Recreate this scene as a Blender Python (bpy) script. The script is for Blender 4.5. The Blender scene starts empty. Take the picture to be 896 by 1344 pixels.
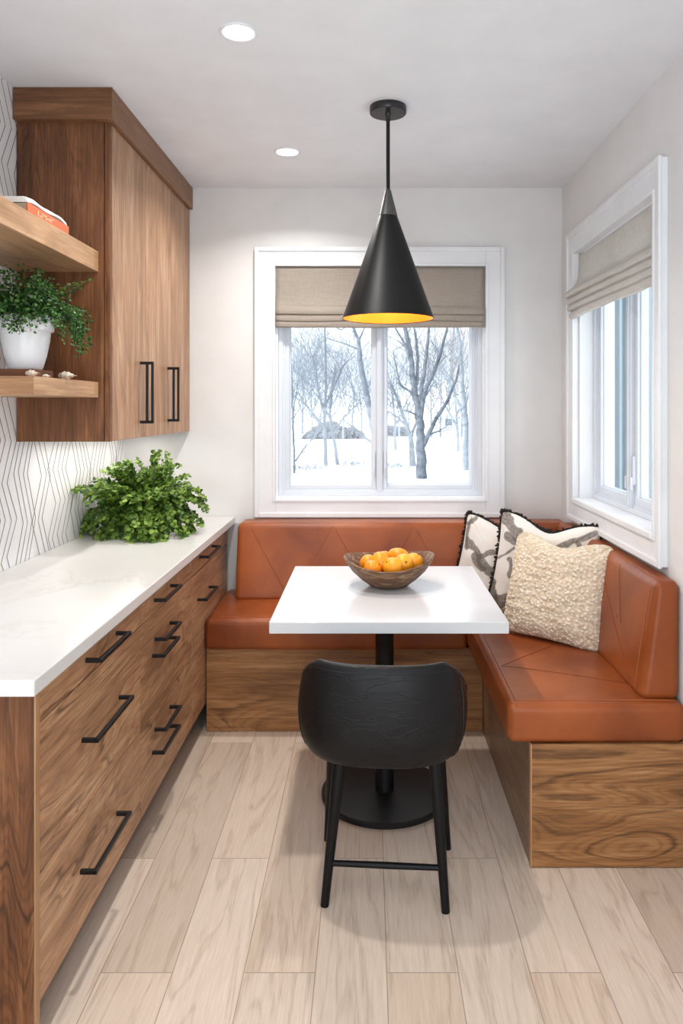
import bpy, bmesh, math, random
from mathutils import Vector, Matrix, noise

random.seed(7)
S = bpy.context.scene
COL = S.collection
PI = math.pi

# ------------------------------------------------------------------ camera
F, VX, VY = 970.0, 484.0, 535.0
CH = 1.36
cam = bpy.data.cameras.new('camera')
cam.sensor_fit = 'AUTO'
cam.sensor_width = 36
cam.lens = F / 1344 * 36
cam.shift_x = (448 - VX) / 1344
cam.shift_y = (VY - 672) / 1344
cam.clip_start = 0.05
cam.clip_end = 400
co = bpy.data.objects.new('camera', cam)
co.location = (0, 0, CH)
co.rotation_euler = (PI / 2, 0, 0)
COL.objects.link(co)
S.camera = co


def P(px, py, d):
    return Vector(((px - VX) * d / F, d, CH + (VY - py) * d / F))


# ------------------------------------------------------------------ materials
class NT:
    def __init__(s, name):
        s.m = bpy.data.materials.new(name)
        s.m.use_nodes = True
        s.t = s.m.node_tree
        s.b = s.t.nodes['Principled BSDF']
        s.o = s.t.nodes['Material Output']

    def n(s, typ, inputs=None, **kw):
        nd = s.t.nodes.new('ShaderNode' + typ)
        for k, v in kw.items():
            setattr(nd, k, v)
        for k, v in (inputs or {}).items():
            if isinstance(v, bpy.types.NodeSocket):
                s.t.links.new(v, nd.inputs[k])
            else:
                nd.inputs[k].default_value = v
        return nd

    def set(s, **kw):
        for k, v in kw.items():
            k = k.replace('_', ' ')
            if isinstance(v, bpy.types.NodeSocket):
                s.t.links.new(v, s.b.inputs[k])
            else:
                s.b.inputs[k].default_value = v
        return s

    def math(s, op, a, b=0.0, c=0.0):
        return s.n('Math', {0: a, 1: b, 2: c}, operation=op).outputs[0]

    def ramp(s, fac, stops, interp='LINEAR'):
        r = s.n('ValToRGB', {0: fac})
        cr = r.color_ramp
        cr.interpolation = interp
        while len(cr.elements) < len(stops):
            cr.elements.new(0.5)
        for e, (p, c) in zip(cr.elements, stops):
            e.position = p
            e.color = (*c, 1) if len(c) == 3 else c
        return r.outputs[0]

    def mix(s, fac, a, b, blend='MIX'):
        m = s.n('Mix', data_type='RGBA', blend_type=blend)
        for idx, v in ((0, fac), (6, a), (7, b)):
            if isinstance(v, bpy.types.NodeSocket):
                s.t.links.new(v, m.inputs[idx])
            else:
                m.inputs[idx].default_value = (*v, 1) if isinstance(v, tuple) and len(v) == 3 else v
        return m.outputs[2]

    def coords(s, scale, rand=True, kind='Object'):
        tc = s.n('TexCoord').outputs[kind]
        if rand:
            r = s.n('ObjectInfo').outputs['Random']
            off = s.math('MULTIPLY', r, 37.0)
            tc = s.n('VectorMath', {0: tc, 1: off}, operation='ADD').outputs[0]
        return s.n('Mapping', {'Vector': tc, 'Scale': scale}).outputs[0]

    def noise(s, vec, scale, detail=4, rough=.55, dist=0.0):
        return s.n('TexNoise', {'Vector': vec, 'Scale': scale, 'Detail': detail, 'Roughness': rough, 'Distortion': dist}).outputs[0]

    def bump(s, h, strength, dist=0.01):
        nd = s.n('Bump', {'Height': h, 'Strength': strength, 'Distance': dist})
        s.t.links.new(nd.outputs[0], s.b.inputs['Normal'])


def srgb(r, g, b):
    f = lambda c: (c / 12.92 if c <= .04045 else ((c + .055) / 1.055) ** 2.4)
    return tuple(f(x / 255) for x in (r, g, b))


def plain(name, c, rough=.5, metal=0.0, var=0.0, spec=.4):
    t = NT(name)
    t.set(Roughness=rough, Metallic=metal, Specular_IOR_Level=spec)
    v = t.noise(t.coords((1, 1, 1)), 6, 3)
    k = max(var, .03)
    lo, hi = tuple(x * (1 - k) for x in c), tuple(min(1, x * (1 + k)) for x in c)
    t.set(Base_Color=t.ramp(v, [(.3, lo), (.7, hi)]))
    return t.m


def wood(name, axis, dark, mid, light, fig=1.0, swirl=.6, rough=.42, lines=75.0):
    t = NT(name)
    k = {'x': 0, 'y': 1, 'z': 2}[axis]
    lo = [5.0 * fig] * 3
    lo[k] = .75 * fig
    hi = [120.0] * 3
    hi[k] = 4.0
    v = t.coords(tuple(lo))
    v2 = t.coords(tuple(hi))
    base = t.noise(v, .9, 2, .4, swirl)
    mid_n = t.noise(v, 3.4, 6, .62, swirl * .5)
    fine = t.noise(v2, 1.0, 6, .72, .3)
    # growth rings: thin dark lines along the contours of a stretched noise
    ph = t.math('MULTIPLY_ADD', base, lines, t.math('MULTIPLY', mid_n, 5.0))
    cont = t.math('MULTIPLY_ADD', t.math('SINE', ph), .5, .5)
    cont = t.math('POWER', cont, 11.0)
    cont2 = t.math('MULTIPLY_ADD', t.math('SINE', t.math('MULTIPLY', ph, 3.3)), .5, .5)
    cont = t.math('MULTIPLY_ADD', t.math('POWER', cont2, 3.0), .38, t.math('MULTIPLY', cont, .65))
    cmask = t.ramp(t.noise(v, .75, 2), [(.36, (.3, .3, .3)), (.6, (1, 1, 1))])
    cont = t.math('MULTIPLY', cont, cmask)
    g = t.math('MULTIPLY_ADD', fine, .55, t.math('MULTIPLY', mid_n, .55))
    c = t.ramp(g, [(.40, light), (.55, mid), (.72, tuple(.55 * a + .45 * b for a, b in zip(dark, mid)))])
    c = t.mix(t.math('MULTIPLY', cont, t.math('MULTIPLY_ADD', fine, .9, .25)), c, dark)
    pores = t.ramp(t.noise(v2, 1.6, 3, .6, .2), [(.60, (0, 0, 0)), (.70, (1, 1, 1))])
    c = t.mix(t.math('MULTIPLY', pores, .45), c, dark)
    knot = t.noise(v, .8, 3, .5, .6)
    c = t.mix(t.math('MULTIPLY', t.ramp(knot, [(.60, (0, 0, 0)), (.74, (1, 1, 1))]), .7), c, dark)
    t.set(Base_Color=c, Roughness=rough, Specular_IOR_Level=.35)
    t.bump(fine, .12, .004)
    return t.m


WD, WM, WL = srgb(66, 38, 21), srgb(131, 85, 53), srgb(170, 121, 82)
M = {}
M['walnut_x'] = wood('walnut_x', 'x', srgb(72, 44, 24), srgb(156, 108, 66), srgb(188, 142, 96), .9, lines=120.0)
M['walnut_y'] = wood('walnut_y', 'y', srgb(78, 52, 36), srgb(176, 132, 98), srgb(208, 168, 130), 1.0, 1.3, lines=70.0)
M['walnut_z'] = wood('walnut_z', 'z', WD, WM, WL, 1.0)
M['walnut_dark_z'] = wood('walnut_dark_z', 'z', srgb(40, 23, 13), srgb(112, 70, 42), srgb(144, 98, 62), 1.1, lines=105.0)  # darker walnut copy; low light on the end panels is put into its colour
M['walnut_door'] = wood('walnut_door', 'z', srgb(112, 78, 54), srgb(172, 132, 100), srgb(200, 166, 136), .9, .3)  # lighter walnut copy; light reflected off the doors is put into its colour
M['walnut_crown'] = wood('walnut_crown', 'y', srgb(86, 56, 35), srgb(128, 90, 60), srgb(150, 110, 76), .8, .3)
M['shelf_wood'] = wood('shelf_wood', 'y', srgb(140, 104, 74), srgb(186, 148, 112), srgb(206, 172, 138), .8, .3)
M['bowl_wood'] = wood('bowl_wood', 'x', srgb(46, 30, 20), srgb(112, 80, 56), srgb(176, 144, 114), 3.0, 1.4, .5, lines=60.0)
M['cut_edge'] = wood('cut_edge', 'z', srgb(140, 100, 66), srgb(178, 136, 98), srgb(200, 160, 120), 1, .2)
M['toe'] = plain('toe_kick_dark', srgb(52, 38, 28), .7)

M['black'] = plain('black_metal', (.006, .006, .0065), .42, spec=.3)
M['black_wood'] = plain('black_wood', (.004, .004, .0045), .42, spec=.22)
M['shade_black'] = plain('shade_black', (.007, .007, .0075), .45, spec=.25)
M['gunmetal'] = plain('gunmetal', (.09, .09, .085), .4, .6)
M['canopy'] = plain('canopy_black', (.02, .02, .022), .2, .0)
M['gold'] = plain('gold_lining', srgb(250, 160, 52), .4, .3)
M['trim_white'] = plain('trim_white', srgb(228, 230, 233), .38)
M['vinyl'] = plain('vinyl_white', srgb(212, 218, 226), .3)
M['ceiling'] = plain('ceiling_paint', srgb(229, 231, 235), .8)
M['wall'] = plain('wall_paint', srgb(224, 223, 222), .75)


def mk_leather(name, c1, c2, rough, crease):
    t = NT(name)
    v = t.coords((1, 1, 1))
    big = t.noise(v, 3.2, 4, .55, .3)
    cr = t.noise(v, 9, 5, .6, 1.2)
    grain = t.n('TexVoronoi', {'Vector': v, 'Scale': 320.0}, feature='DISTANCE_TO_EDGE').outputs[0]
    t.set(Base_Color=t.ramp(big, [(.3, c1), (.7, c2)]))
    rr = t.math('MULTIPLY_ADD', cr, .18, rough - .09)
    t.set(Roughness=rr, Specular_IOR_Level=.36)
    h = t.math('MULTIPLY_ADD', cr, crease, t.math('MULTIPLY', grain, .35))
    t.bump(h, .25, .006)
    return t.m


M['leather'] = mk_leather('cognac_leather', srgb(116, 54, 22), srgb(166, 88, 42), .31, .9)
M['seam'] = plain('leather_seam', srgb(134, 64, 34), .55)
M['stitch'] = plain('leather_stitch', srgb(170, 96, 56), .55)


def mk_chair():
    t = NT('black_leather')
    v = t.coords((1, 1, 3.4))
    cr = t.noise(v, 9, 4, .55, 1.0)
    rid = t.math('ABSOLUTE', t.math('SUBTRACT', cr, .5))
    rid = t.ramp(rid, [(0, (1, 1, 1)), (.035, (0, 0, 0))])
    t.set(Base_Color=t.ramp(cr, [(.3, (.005, .0048, .0054)), (.75, (.008, .0077, .0086))]), Roughness=.42, Specular_IOR_Level=.24)
    t.bump(rid, .25, .002)
    return t.m


M['black_leather'] = mk_chair()
M['chair_seam'] = plain('chair_seam', (.003, .003, .003), .6)


def mk_quartz(name, base):
    t = NT(name)
    v = t.coords((1, 1, 1), rand=False)
    w = t.noise(v, 1.6, 6, .62, .9)
    rid = t.math('ABSOLUTE', t.math('SUBTRACT', w, .5))
    vein = t.ramp(rid, [(0, (1, 1, 1)), (.018, (.12, .12, .12)), (.06, (0, 0, 0))])
    msk = t.ramp(t.noise(v, 1.1, 2), [(.45, (0, 0, 0)), (.7, (1, 1, 1))])
    cloud = t.ramp(t.noise(v, 2.2, 5, .6, .6), [(.35, tuple(x * .965 for x in base)), (.65, base)])
    fac = t.math('MULTIPLY', t.math('MULTIPLY', vein, msk), .32)
    t.set(Base_Color=t.mix(fac, cloud, srgb(178, 170, 162)), Roughness=.22, Specular_IOR_Level=.5)
    return t.m


M['quartz'] = mk_quartz('white_quartz', srgb(220, 219, 217))
M['table_quartz'] = mk_quartz('table_quartz', srgb(212, 213, 215))


def mk_floor():
    t = NT('pale_oak_planks')
    tc = t.n('TexCoord').outputs['Object']
    sx = t.n('SeparateXYZ', {0: tc})
    x, y = sx.outputs[0], sx.outputs[1]
    xo = t.math('ADD', x, 4.085)
    yo = t.math('ADD', y, 6.31)
    rv = t.n('CombineXYZ', {0: yo, 1: xo}).outputs[0]
    br = t.n('TexBrick', {'Vector': rv, 'Color1': (0, 0, 0, 1), 'Color2': (1, 1, 1, 1), 'Mortar': (0, 0, 0, 1), 'Scale': 1.0,
                          'Mortar Size': .0013, 'Mortar Smooth': .2, 'Bias': 0.0, 'Brick Width': 1.22, 'Row Height': .172},
             offset=.37, offset_frequency=2, squash=1.0)
    pid, mort = br.outputs['Color'], br.outputs['Fac']
    pv = t.math('MULTIPLY', pid, 23.7)
    gv = t.n('CombineXYZ', {0: t.math('MULTIPLY', x, 9.0), 1: t.math('MULTIPLY', y, 1.0), 2: pv}).outputs[0]
    fv = t.n('CombineXYZ', {0: t.math('MULTIPLY', x, 210.0), 1: t.math('MULTIPLY', y, 9.0), 2: pv}).outputs[0]
    n1 = t.noise(gv, 1.0, 4, .5, .8)
    cont = t.math('MULTIPLY_ADD', t.math('SINE', t.math('MULTIPLY', n1, 40.0)), .5, .5)
    n2 = t.noise(fv, 1.0, 5, .65, .3)
    f = t.math('MULTIPLY_ADD', t.math('POWER', cont, 4.0), .22, t.math('MULTIPLY', n2, .8))
    grain = t.ramp(f, [(.25, srgb(226, 214, 202)), (.55, srgb(212, 198, 184)), (.85, srgb(180, 163, 147))])
    tone = t.ramp(pid, [(0, srgb(232, 224, 216)), (.35, srgb(255, 249, 243)), (.7, srgb(243, 230, 217)), (1, srgb(255, 250, 245))])
    c = t.mix(1.0, grain, tone, 'MULTIPLY')
    kv = t.n('CombineXYZ', {0: t.math('MULTIPLY', x, 4.0), 1: t.math('MULTIPLY', y, 2.0), 2: pv}).outputs[0]
    vo = t.n('TexVoronoi', {'Vector': kv, 'Scale': 1.0}, feature='F1')
    kd = t.math('MULTIPLY_ADD', t.noise(fv, .6, 3), .06, vo.outputs['Distance'])
    kn = t.ramp(kd, [(.055, (1, 1, 1)), (.10, (0, 0, 0))])
    kc = t.n('SeparateColor', {0: vo.outputs['Color']}).outputs[0]
    kn = t.math('MULTIPLY', kn, t.math('GREATER_THAN', kc, .72))
    c = t.mix(t.math('MULTIPLY', kn, .75), c, srgb(96, 70, 50))
    c = t.mix(t.math('MULTIPLY', mort, .55), c, srgb(120, 98, 78))
    t.set(Base_Color=c, Roughness=.36, Specular_IOR_Level=.4)
    t.bump(t.math('SUBTRACT', t.math('MULTIPLY', n2, .25), mort), .15, .003)
    return t.m


M['floor'] = mk_floor()


def mk_linen(name, c, trans=.0):
    t = NT(name)
    a = t.noise(t.coords((420, 420, 16), False), 1, 3)
    b = t.noise(t.coords((14, 14, 420), False), 1, 3)
    slub = t.math('MULTIPLY_ADD', a, .5, t.math('MULTIPLY', b, .5))
    t.set(Base_Color=t.ramp(slub, [(.32, tuple(x * .74 for x in c)), (.66, tuple(min(1, x * 1.14) for x in c))]), Roughness=.9, Specular_IOR_Level=.1)
    t.bump(slub, .4, .002)
    tr = t.n('BsdfTranslucent', {'Color': (*c, 1)})
    mx = t.n('MixShader', {0: .3, 1: t.b.outputs[0], 2: tr.outputs[0]})
    t.t.links.new(mx.outputs[0], t.o.inputs[0])
    return t.m


M['linen'] = mk_linen('taupe_linen', srgb(180, 169, 158))
M['linen_light'] = mk_linen('pale_linen', srgb(224, 220, 214))


def mk_glass():
    t = NT('window_glass')
    t.t.nodes.remove(t.b)
    tr = t.n('BsdfTransparent', {'Color': (.97, .985, .99, 1)})
    gl = t.n('BsdfGlossy', {'Color': (1, 1, 1, 1), 'Roughness': .02})
    fc = t.n('LayerWeight', {'Blend': .5}).outputs['Facing']
    fr = t.math('MULTIPLY_ADD', t.math('POWER', fc, 5.0), .35, .012)
    mx = t.n('MixShader', {0: fr, 1: tr.outputs[0], 2: gl.outputs[0]})
    t.t.links.new(mx.outputs[0], t.o.inputs[0])
    return t.m


M['glass'] = mk_glass()


def emit(name, c, s):
    t = NT(name)
    t.set(Base_Color=(*c, 1), Emission_Color=(*c, 1), Emission_Strength=s)
    return t.m


M['lamp_glow'] = emit('downlight_lens', (1, .96, .9), 9)
M['bulb'] = emit('warm_bulb', (1, .72, .35), 3)

M['tile'] = plain('white_tile', srgb(240, 241, 243), .3)
M['grout'] = plain('brown_grout', srgb(128, 112, 104), .7)


def leafmat(name, a, b, c):
    t = NT(name)
    g = t.n('NewGeometry').outputs['Random Per Island']
    col = t.ramp(g, [(0, a), (.5, b), (1, c)])
    t.set(Base_Color=col, Roughness=.45, Specular_IOR_Level=.4)
    tr = t.n('BsdfTranslucent', {'Color': col})
    mx = t.n('MixShader', {0: .3, 1: t.b.outputs[0], 2: tr.outputs[0]})
    t.t.links.new(mx.outputs[0], t.o.inputs[0])
    return t.m


M['fern_leaf'] = leafmat('fern_leaf', srgb(40, 70, 22), srgb(88, 124, 38), srgb(150, 178, 78))
M['vine_leaf'] = leafmat('vine_leaf', srgb(22, 50, 20), srgb(44, 86, 34), srgb(86, 132, 56))
M['fern_stem'] = plain('fern_stem', srgb(50, 42, 26), .6)
M['vine_stem'] = plain('vine_stem', srgb(84, 108, 58), .6)
M['terracotta'] = plain('terracotta', srgb(150, 82, 52), .8)
M['ceramic'] = plain('white_ceramic', srgb(228, 230, 233), .28)
M['soil'] = plain('soil', srgb(48, 36, 28), .95, var=.3)
M['tray'] = plain('tray_wood', srgb(112, 70, 46), .5)


def mk_orange():
    t = NT('orange_peel')
    v = t.coords((1, 1, 1))
    pores = t.noise(v, 260, 2)
    r = t.n('ObjectInfo').outputs['Random']
    big = t.noise(v, 14, 2)
    f = t.math('MULTIPLY_ADD', big, .6, t.math('MULTIPLY', r, .5))
    t.set(Base_Color=t.ramp(f, [(.2, srgb(226, 120, 10)), (.55, srgb(246, 158, 20)), (.85, srgb(250, 186, 52))]), Roughness=.35, Specular_IOR_Level=.5)
    t.bump(pores, .25, .002)
    return t.m


M['orange'] = mk_orange()
M['navel'] = plain('fruit_navel', srgb(120, 104, 30), .7)


def mk_painted():
    t = NT('painted_cotton')
    a = t.n('Attribute', attribute_name='paint').outputs['Color']
    w = t.noise(t.coords((300, 300, 300)), 1, 2)
    c = t.mix(t.math('MULTIPLY', w, .16), a, srgb(180, 165, 150))
    t.set(Base_Color=c, Roughness=.9, Specular_IOR_Level=.1)
    t.bump(w, .3, .002)
    return t.m


M['painted'] = mk_painted()
M['fringe'] = plain('black_fringe', srgb(34, 29, 27), .9)


def mk_boucle():
    t = NT('cream_boucle')
    a = t.n('Attribute', attribute_name='paint').outputs['Color']
    t.set(Base_Color=a, Roughness=.95, Specular_IOR_Level=.05)
    t.bump(t.noise(t.coords((1, 1, 1)), 420, 3), .5, .003)
    return t.m


M['boucle'] = mk_boucle()
M['book_orange'] = plain('book_orange', srgb(206, 110, 74), .5)
M['book_cover'] = plain('book_cover', srgb(196, 84, 52), .5)
M['paper'] = plain('paper', srgb(236, 234, 230), .7)
M['book_ink'] = plain('spine_lettering', srgb(244, 206, 170), .6)
M['page_grey'] = plain('page_block', srgb(176, 160, 140), .8, var=.1)


def mk_shell():
    t = NT('seashell')
    n = t.noise(t.coords((20, 90, 90)), 1, 3, .5, 1)
    t.set(Base_Color=t.ramp(n, [(.4, srgb(226, 216, 204)), (.55, srgb(206, 190, 172)), (.64, srgb(92, 74, 60)), (.7, srgb(222, 210, 196))]), Roughness=.5)
    return t.m


M['shell'] = mk_shell()

# exterior; haze is put into the near, mid and far bark colours
M['snow'] = plain('snow', srgb(246, 248, 252), .9)
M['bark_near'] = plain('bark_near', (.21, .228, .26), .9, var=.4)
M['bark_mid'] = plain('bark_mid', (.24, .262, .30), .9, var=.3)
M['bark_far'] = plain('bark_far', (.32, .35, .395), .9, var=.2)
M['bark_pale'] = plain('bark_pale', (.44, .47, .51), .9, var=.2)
M['twig_rust'] = plain('twig_rust', (.42, .31, .28), .9, var=.3)
M['hedge'] = plain('hedge_dark', (.19, .19, .21), .9, var=.3)
M['siding'] = plain('blue_grey_siding', srgb(84, 100, 108), .6)  # wall colour stands in for bluish reflections in the side glass
M['siding_trim'] = plain('pale_siding_trim', srgb(128, 142, 148), .6)


# ------------------------------------------------------------------ mesh helpers
def new_bm():
    return bmesh.new()


def box(bm, x0, x1, y0, y1, z0, z1, bev=.0015, seg=2, rot=None):
    t = bmesh.new()
    bmesh.ops.create_cube(t, size=1)
    sx, sy, sz = abs(x1 - x0), abs(y1 - y0), abs(z1 - z0)
    for v in t.verts:
        v.co = Vector((v.co.x * sx, v.co.y * sy, v.co.z * sz))
    if bev > 0:
        bmesh.ops.bevel(t, geom=t.edges[:], offset=min(bev, min(sx, sy, sz) * .45), segments=seg, affect='EDGES', profile=.5)
    c = Vector(((x0 + x1) / 2, (y0 + y1) / 2, (z0 + z1) / 2))
    for v in t.verts:
        v.co = (rot @ v.co if rot else v.co) + c
    join(bm, t)
    return bm


def join(bm, t):
    me = bpy.data.meshes.new('tmp')
    t.to_mesh(me)
    t.free()
    bm.from_mesh(me)
    bpy.data.meshes.remove(me)


def tube(bm, pts, rad, n=8, cap=True, squash=None):
    pts = [Vector(p) for p in pts]
    if not isinstance(rad, (list, tuple)):
        rad = [rad] * len(pts)
    rings = []
    up = None
    for i, p in enumerate(pts):
        a = pts[max(i - 1, 0)]
        b = pts[min(i + 1, len(pts) - 1)]
        d = (b - a)
        if d.length < 1e-9:
            d = Vector((0, 0, 1))
        d.normalize()
        if up is None:
            up = Vector((0, 0, 1)) if abs(d.z) < .9 else Vector((0, 1, 0))
        s = d.cross(up)
        if s.length < 1e-6:
            s = d.cross(Vector((1, 0, 0)))
        s.normalize()
        up = s.cross(d).normalized()
        rings.append([bm.verts.new(p + (s * math.cos(2 * PI * k / n) + up * math.sin(2 * PI * k / n)) * rad[i]) for k in range(n)])
    for r0, r1 in zip(rings, rings[1:]):
        for k in range(n):
            bm.faces.new((r0[k], r0[(k + 1) % n], r1[(k + 1) % n], r1[k]))
    if cap:
        bm.faces.new(rings[0][::-1])
        bm.faces.new(rings[-1])
    return bm


def lathe(bm, prof, n=48, c=(0, 0, 0), wob=None):
    rings = []
    for j, (r, z) in enumerate(prof):
        if r < 1e-6:
            rings.append([bm.verts.new((c[0], c[1], c[2] + z))])
        else:
            ring = []
            for k in range(n):
                a = 2 * PI * k / n
                q = Vector((r * math.cos(a), r * math.sin(a), z))
                if wob:
                    q = wob(q, a, j)
                ring.append(bm.verts.new(q + Vector(c)))
            rings.append(ring)
    for r0, r1 in zip(rings, rings[1:]):
        for k in range(n):
            q = [r0[k % len(r0)], r0[(k + 1) % len(r0)], r1[(k + 1) % len(r1)], r1[k % len(r1)]]
            q = [v for i, v in enumerate(q) if v not in q[:i]]
            if len(q) > 2:
                try:
                    bm.faces.new(q)
                except ValueError:
                    pass
    return bm


def ball(bm, c, r, sx=1, sy=1, sz=1, u=12, v=8):
    t = bmesh.new()
    bmesh.ops.create_uvsphere(t, u_segments=u, v_segments=v, radius=r)
    for w in t.verts:
        w.co = Vector((w.co.x * sx, w.co.y * sy, w.co.z * sz)) + Vector(c)
    join(bm, t)
    return bm


def cushion_pts(h, r, puff, nm=10, nc=4):
    """surface function of a soft rounded box; h half sizes, puff per axis"""
    def pos(p, axis, s):
        q = [p[i] * h[i] for i in range(3)]
        inn = [h[i] - r for i in range(3)]
        cl = [max(-inn[i], min(inn[i], q[i])) for i in range(3)]
        d = Vector([q[i] - cl[i] for i in range(3)])
        if d.length > 1e-9:
            d = d.normalized() * r
        out = Vector(cl) + d
        o = [i for i in range(3) if i != axis]
        w = max(0, 1 - p[o[0]] ** 2) * max(0, 1 - p[o[1]] ** 2)
        out[axis] += s * puff[axis] * w ** .6
        return out
    return pos


def cushion(bm, c, h, r, puff=(0, 0, 0), nm=12, nc=4, warp=None):
    pos = cushion_pts(h, r, puff)
    c = Vector(c)

    def grid(i):
        e = 1 - r / h[i]
        a = [-1 + (1 - e) * k / nc for k in range(nc)]
        m = [-e + 2 * e * k / nm for k in range(nm + 1)]
        return a + m + [-x for x in a[::-1]]
    cache = {}

    def vert(p, axis, s):
        q = pos(p, axis, s)
        k = tuple(round(x, 5) for x in p)
        if k not in cache:
            w = q + c
            cache[k] = bm.verts.new(warp(w) if warp else w)
        return cache[k]
    for axis in range(3):
        u, v = [i for i in range(3) if i != axis]
        gu, gv = grid(u), grid(v)
        for s in (-1, 1):
            for a in range(len(gu) - 1):
                for b in range(len(gv) - 1):
                    q = []
                    for (i, j) in ((a, b), (a + 1, b), (a + 1, b + 1), (a, b + 1)):
                        p = [0, 0, 0]
                        p[axis] = s
                        p[u] = gu[i]
                        p[v] = gv[j]
                        q.append(vert(p, axis, s))
                    try:
                        bm.faces.new(q)
                    except ValueError:
                        pass
    bmesh.ops.recalc_face_normals(bm, faces=bm.faces[:])

    def surf(axis, s, a, b, lift=0.0):
        u, v = [i for i in range(3) if i != axis]
        p = [0, 0, 0]
        p[axis], p[u], p[v] = s, a, b
        q = pos(p, axis, s)
        q[axis] += s * lift
        q = q + c
        return warp(q) if warp else q
    return surf


# ------------------------------------------------------------------ object helpers
def thing(name, label, cat, loc=(0, 0, 0), group=None, rot=None):
    o = bpy.data.objects.new(name, None)
    o.empty_display_size = .1
    o.location = loc
    if rot:
        o.rotation_euler = rot
    COL.objects.link(o)
    o['label'] = label
    o['category'] = cat
    if group:
        o['group'] = group
    return o


def world_loc(o):
    v = Vector((0, 0, 0))
    while o:
        v += o.location
        o = o.parent
    return v


def obj(name, bm, mat, parent=None, label=None, smooth=False, local=False, auto=None):
    """mesh in world coordinates unless local; becomes a child of parent"""
    off = world_loc(parent) if (parent and not local) else Vector((0, 0, 0))
    if off.length:
        for v in bm.verts:
            v.co -= off
    me = bpy.data.meshes.new(name)
    bm.to_mesh(me)
    bm.free()
    o = bpy.data.objects.new(name, me)
    COL.objects.link(o)
    mats = mat if isinstance(mat, list) else [mat]
    for m in mats:
        me.materials.append(m)
    if parent:
        o.parent = parent
    if smooth:
        for p in me.polygons:
            p.use_smooth = True
        if auto:
            me.set_sharp_from_angle(angle=math.radians(auto))
    if label:
        o['label'] = label
    return o


def top(name, bm, mat, label, cat, origin=None, group=None, smooth=False, auto=None):
    """a thing that is one mesh, origin moved to its base"""
    org = Vector(origin) if origin else Vector((0, 0, 0))
    for v in bm.verts:
        v.co -= org
    o = obj(name, bm, mat, smooth=smooth, auto=auto)
    o.location = org
    o['label'] = label
    o['category'] = cat
    if group:
        o['group'] = group
    return o


def struct(name, bm, mat, parent=None, smooth=False):
    o = obj(name, bm, mat, parent, smooth=smooth)
    if not parent:
        o['kind'] = 'structure'
    return o


def bx(*a, **k):
    return box(new_bm(), *a, **k)


# ------------------------------------------------------------------ room shell
XL, XR, YB, YN, ZC = -1.19, .940, 3.6, -2.6, 2.43
struct('floor', bx(XL - .15, XR + .15, YN - .15, YB + .16, -.12, 0, bev=0), M['floor'])
struct('ceiling', bx(XL - .15, XR + .15, YN - .15, YB + .16, ZC, ZC + .12, bev=0), M['ceiling'])
# back wall with window opening
OX0, OX1, OZ0, OZ1 = -.454, .565, .917, 2.046
bm = new_bm()
T = .16
box(bm, XL - .15, OX0, YB, YB + T, 0, ZC, bev=0)
box(bm, OX1, XR + .15, YB, YB + T, 0, ZC, bev=0)
box(bm, OX0, OX1, YB, YB + T, 0, OZ0, bev=0)
box(bm, OX0, OX1, YB, YB + T, OZ1, ZC, bev=0)
struct('wall_back', bm, M['wall'])
# right wall with window opening
RY0, RY1, RZ0, RZ1 = 2.385, 3.31, .945, 2.05
bm = new_bm()
box(bm, XR, XR + T, YN, RY0, 0, ZC, bev=0)
box(bm, XR, XR + T, RY1, YB, 0, ZC, bev=0)
box(bm, XR, XR + T, RY0, RY1, 0, RZ0, bev=0)
box(bm, XR, XR + T, RY0, RY1, RZ1, ZC, bev=0)
struct('wall_right', bm, M['wall'])
struct('wall_near', bx(XL - .15, XR + .15, YN - .15, YN, 0, ZC, bev=0), M['wall'])
struct('baseboard_near', bx(XL, XR, YN, YN + .015, 0, .11, bev=.003), M['trim_white'])
struct('baseboard_right', bx(XR - .015, XR, YN + .015, 2.18, 0, .11, bev=.003), M['trim_white'])

# left wall: white tile with long zigzag grout lines
bm = bx(XL - .15, XL, YN, YB, 0, ZC, bev=0)
rng = random.Random(3)


def strip(bm, pts, w, x):
    vs = []
    for i, (y, z) in enumerate(pts):
        vs.append((bm.verts.new((x, y - w / 2, z)), bm.verts.new((x, y + w / 2, z))))
    for (a, b), (c, d) in zip(vs, vs[1:]):
        f = bm.faces.new((a, b, d, c))
        f.material_index = 1


y = .9
band = 0
while y < YB - .01:
    n = rng.choice((3, 4, 4, 5))
    per = rng.choice((.13, .15, .17))
    ph = rng.choice((0, .5)) + rng.uniform(-.1, .1) + (.5 if band % 2 else 0)
    amp = .034
    for k in range(n):
        pts = []
        j = -1
        while True:
            z = .80 + (j + ph) * per / 1.0 + rng.uniform(-.012, .012)
            off = amp if j % 2 else -amp
            pts.append((y + off + rng.uniform(-.004, .004), z))
            j += 1
            if z > 2.5:
                break
        # clip at counter height
        q = []
        for (a, b) in zip(pts, pts[1:]):
            seg = [a, b]
            if b[1] < .8 or a[1] > ZC:
                continue
            def cut(zc):
                t = (zc - a[1]) / (b[1] - a[1])
                return (a[0] + (b[0] - a[0]) * t, zc)
            if a[1] < .8:
                seg[0] = cut(.8)
            if b[1] > ZC:
                seg[1] = cut(ZC)
            seg = [(min(p[0], YB - .004), p[1]) for p in seg]
            if not q:
                q.append(seg[0])
            q.append(seg[1])
        if len(q) > 1:
            strip(bm, q, .0042, XL + .0006)
        y += rng.uniform(.028, .042)
    band += 1
    y += .012
o = struct('wall_left', bm, [M['tile'], M['grout']])
struct('trim_1', bx(-.684, -.62, YB - .012, YB, .0, .80, bev=.002), plain('grey_filler', srgb(186, 184, 184), .5))


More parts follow.
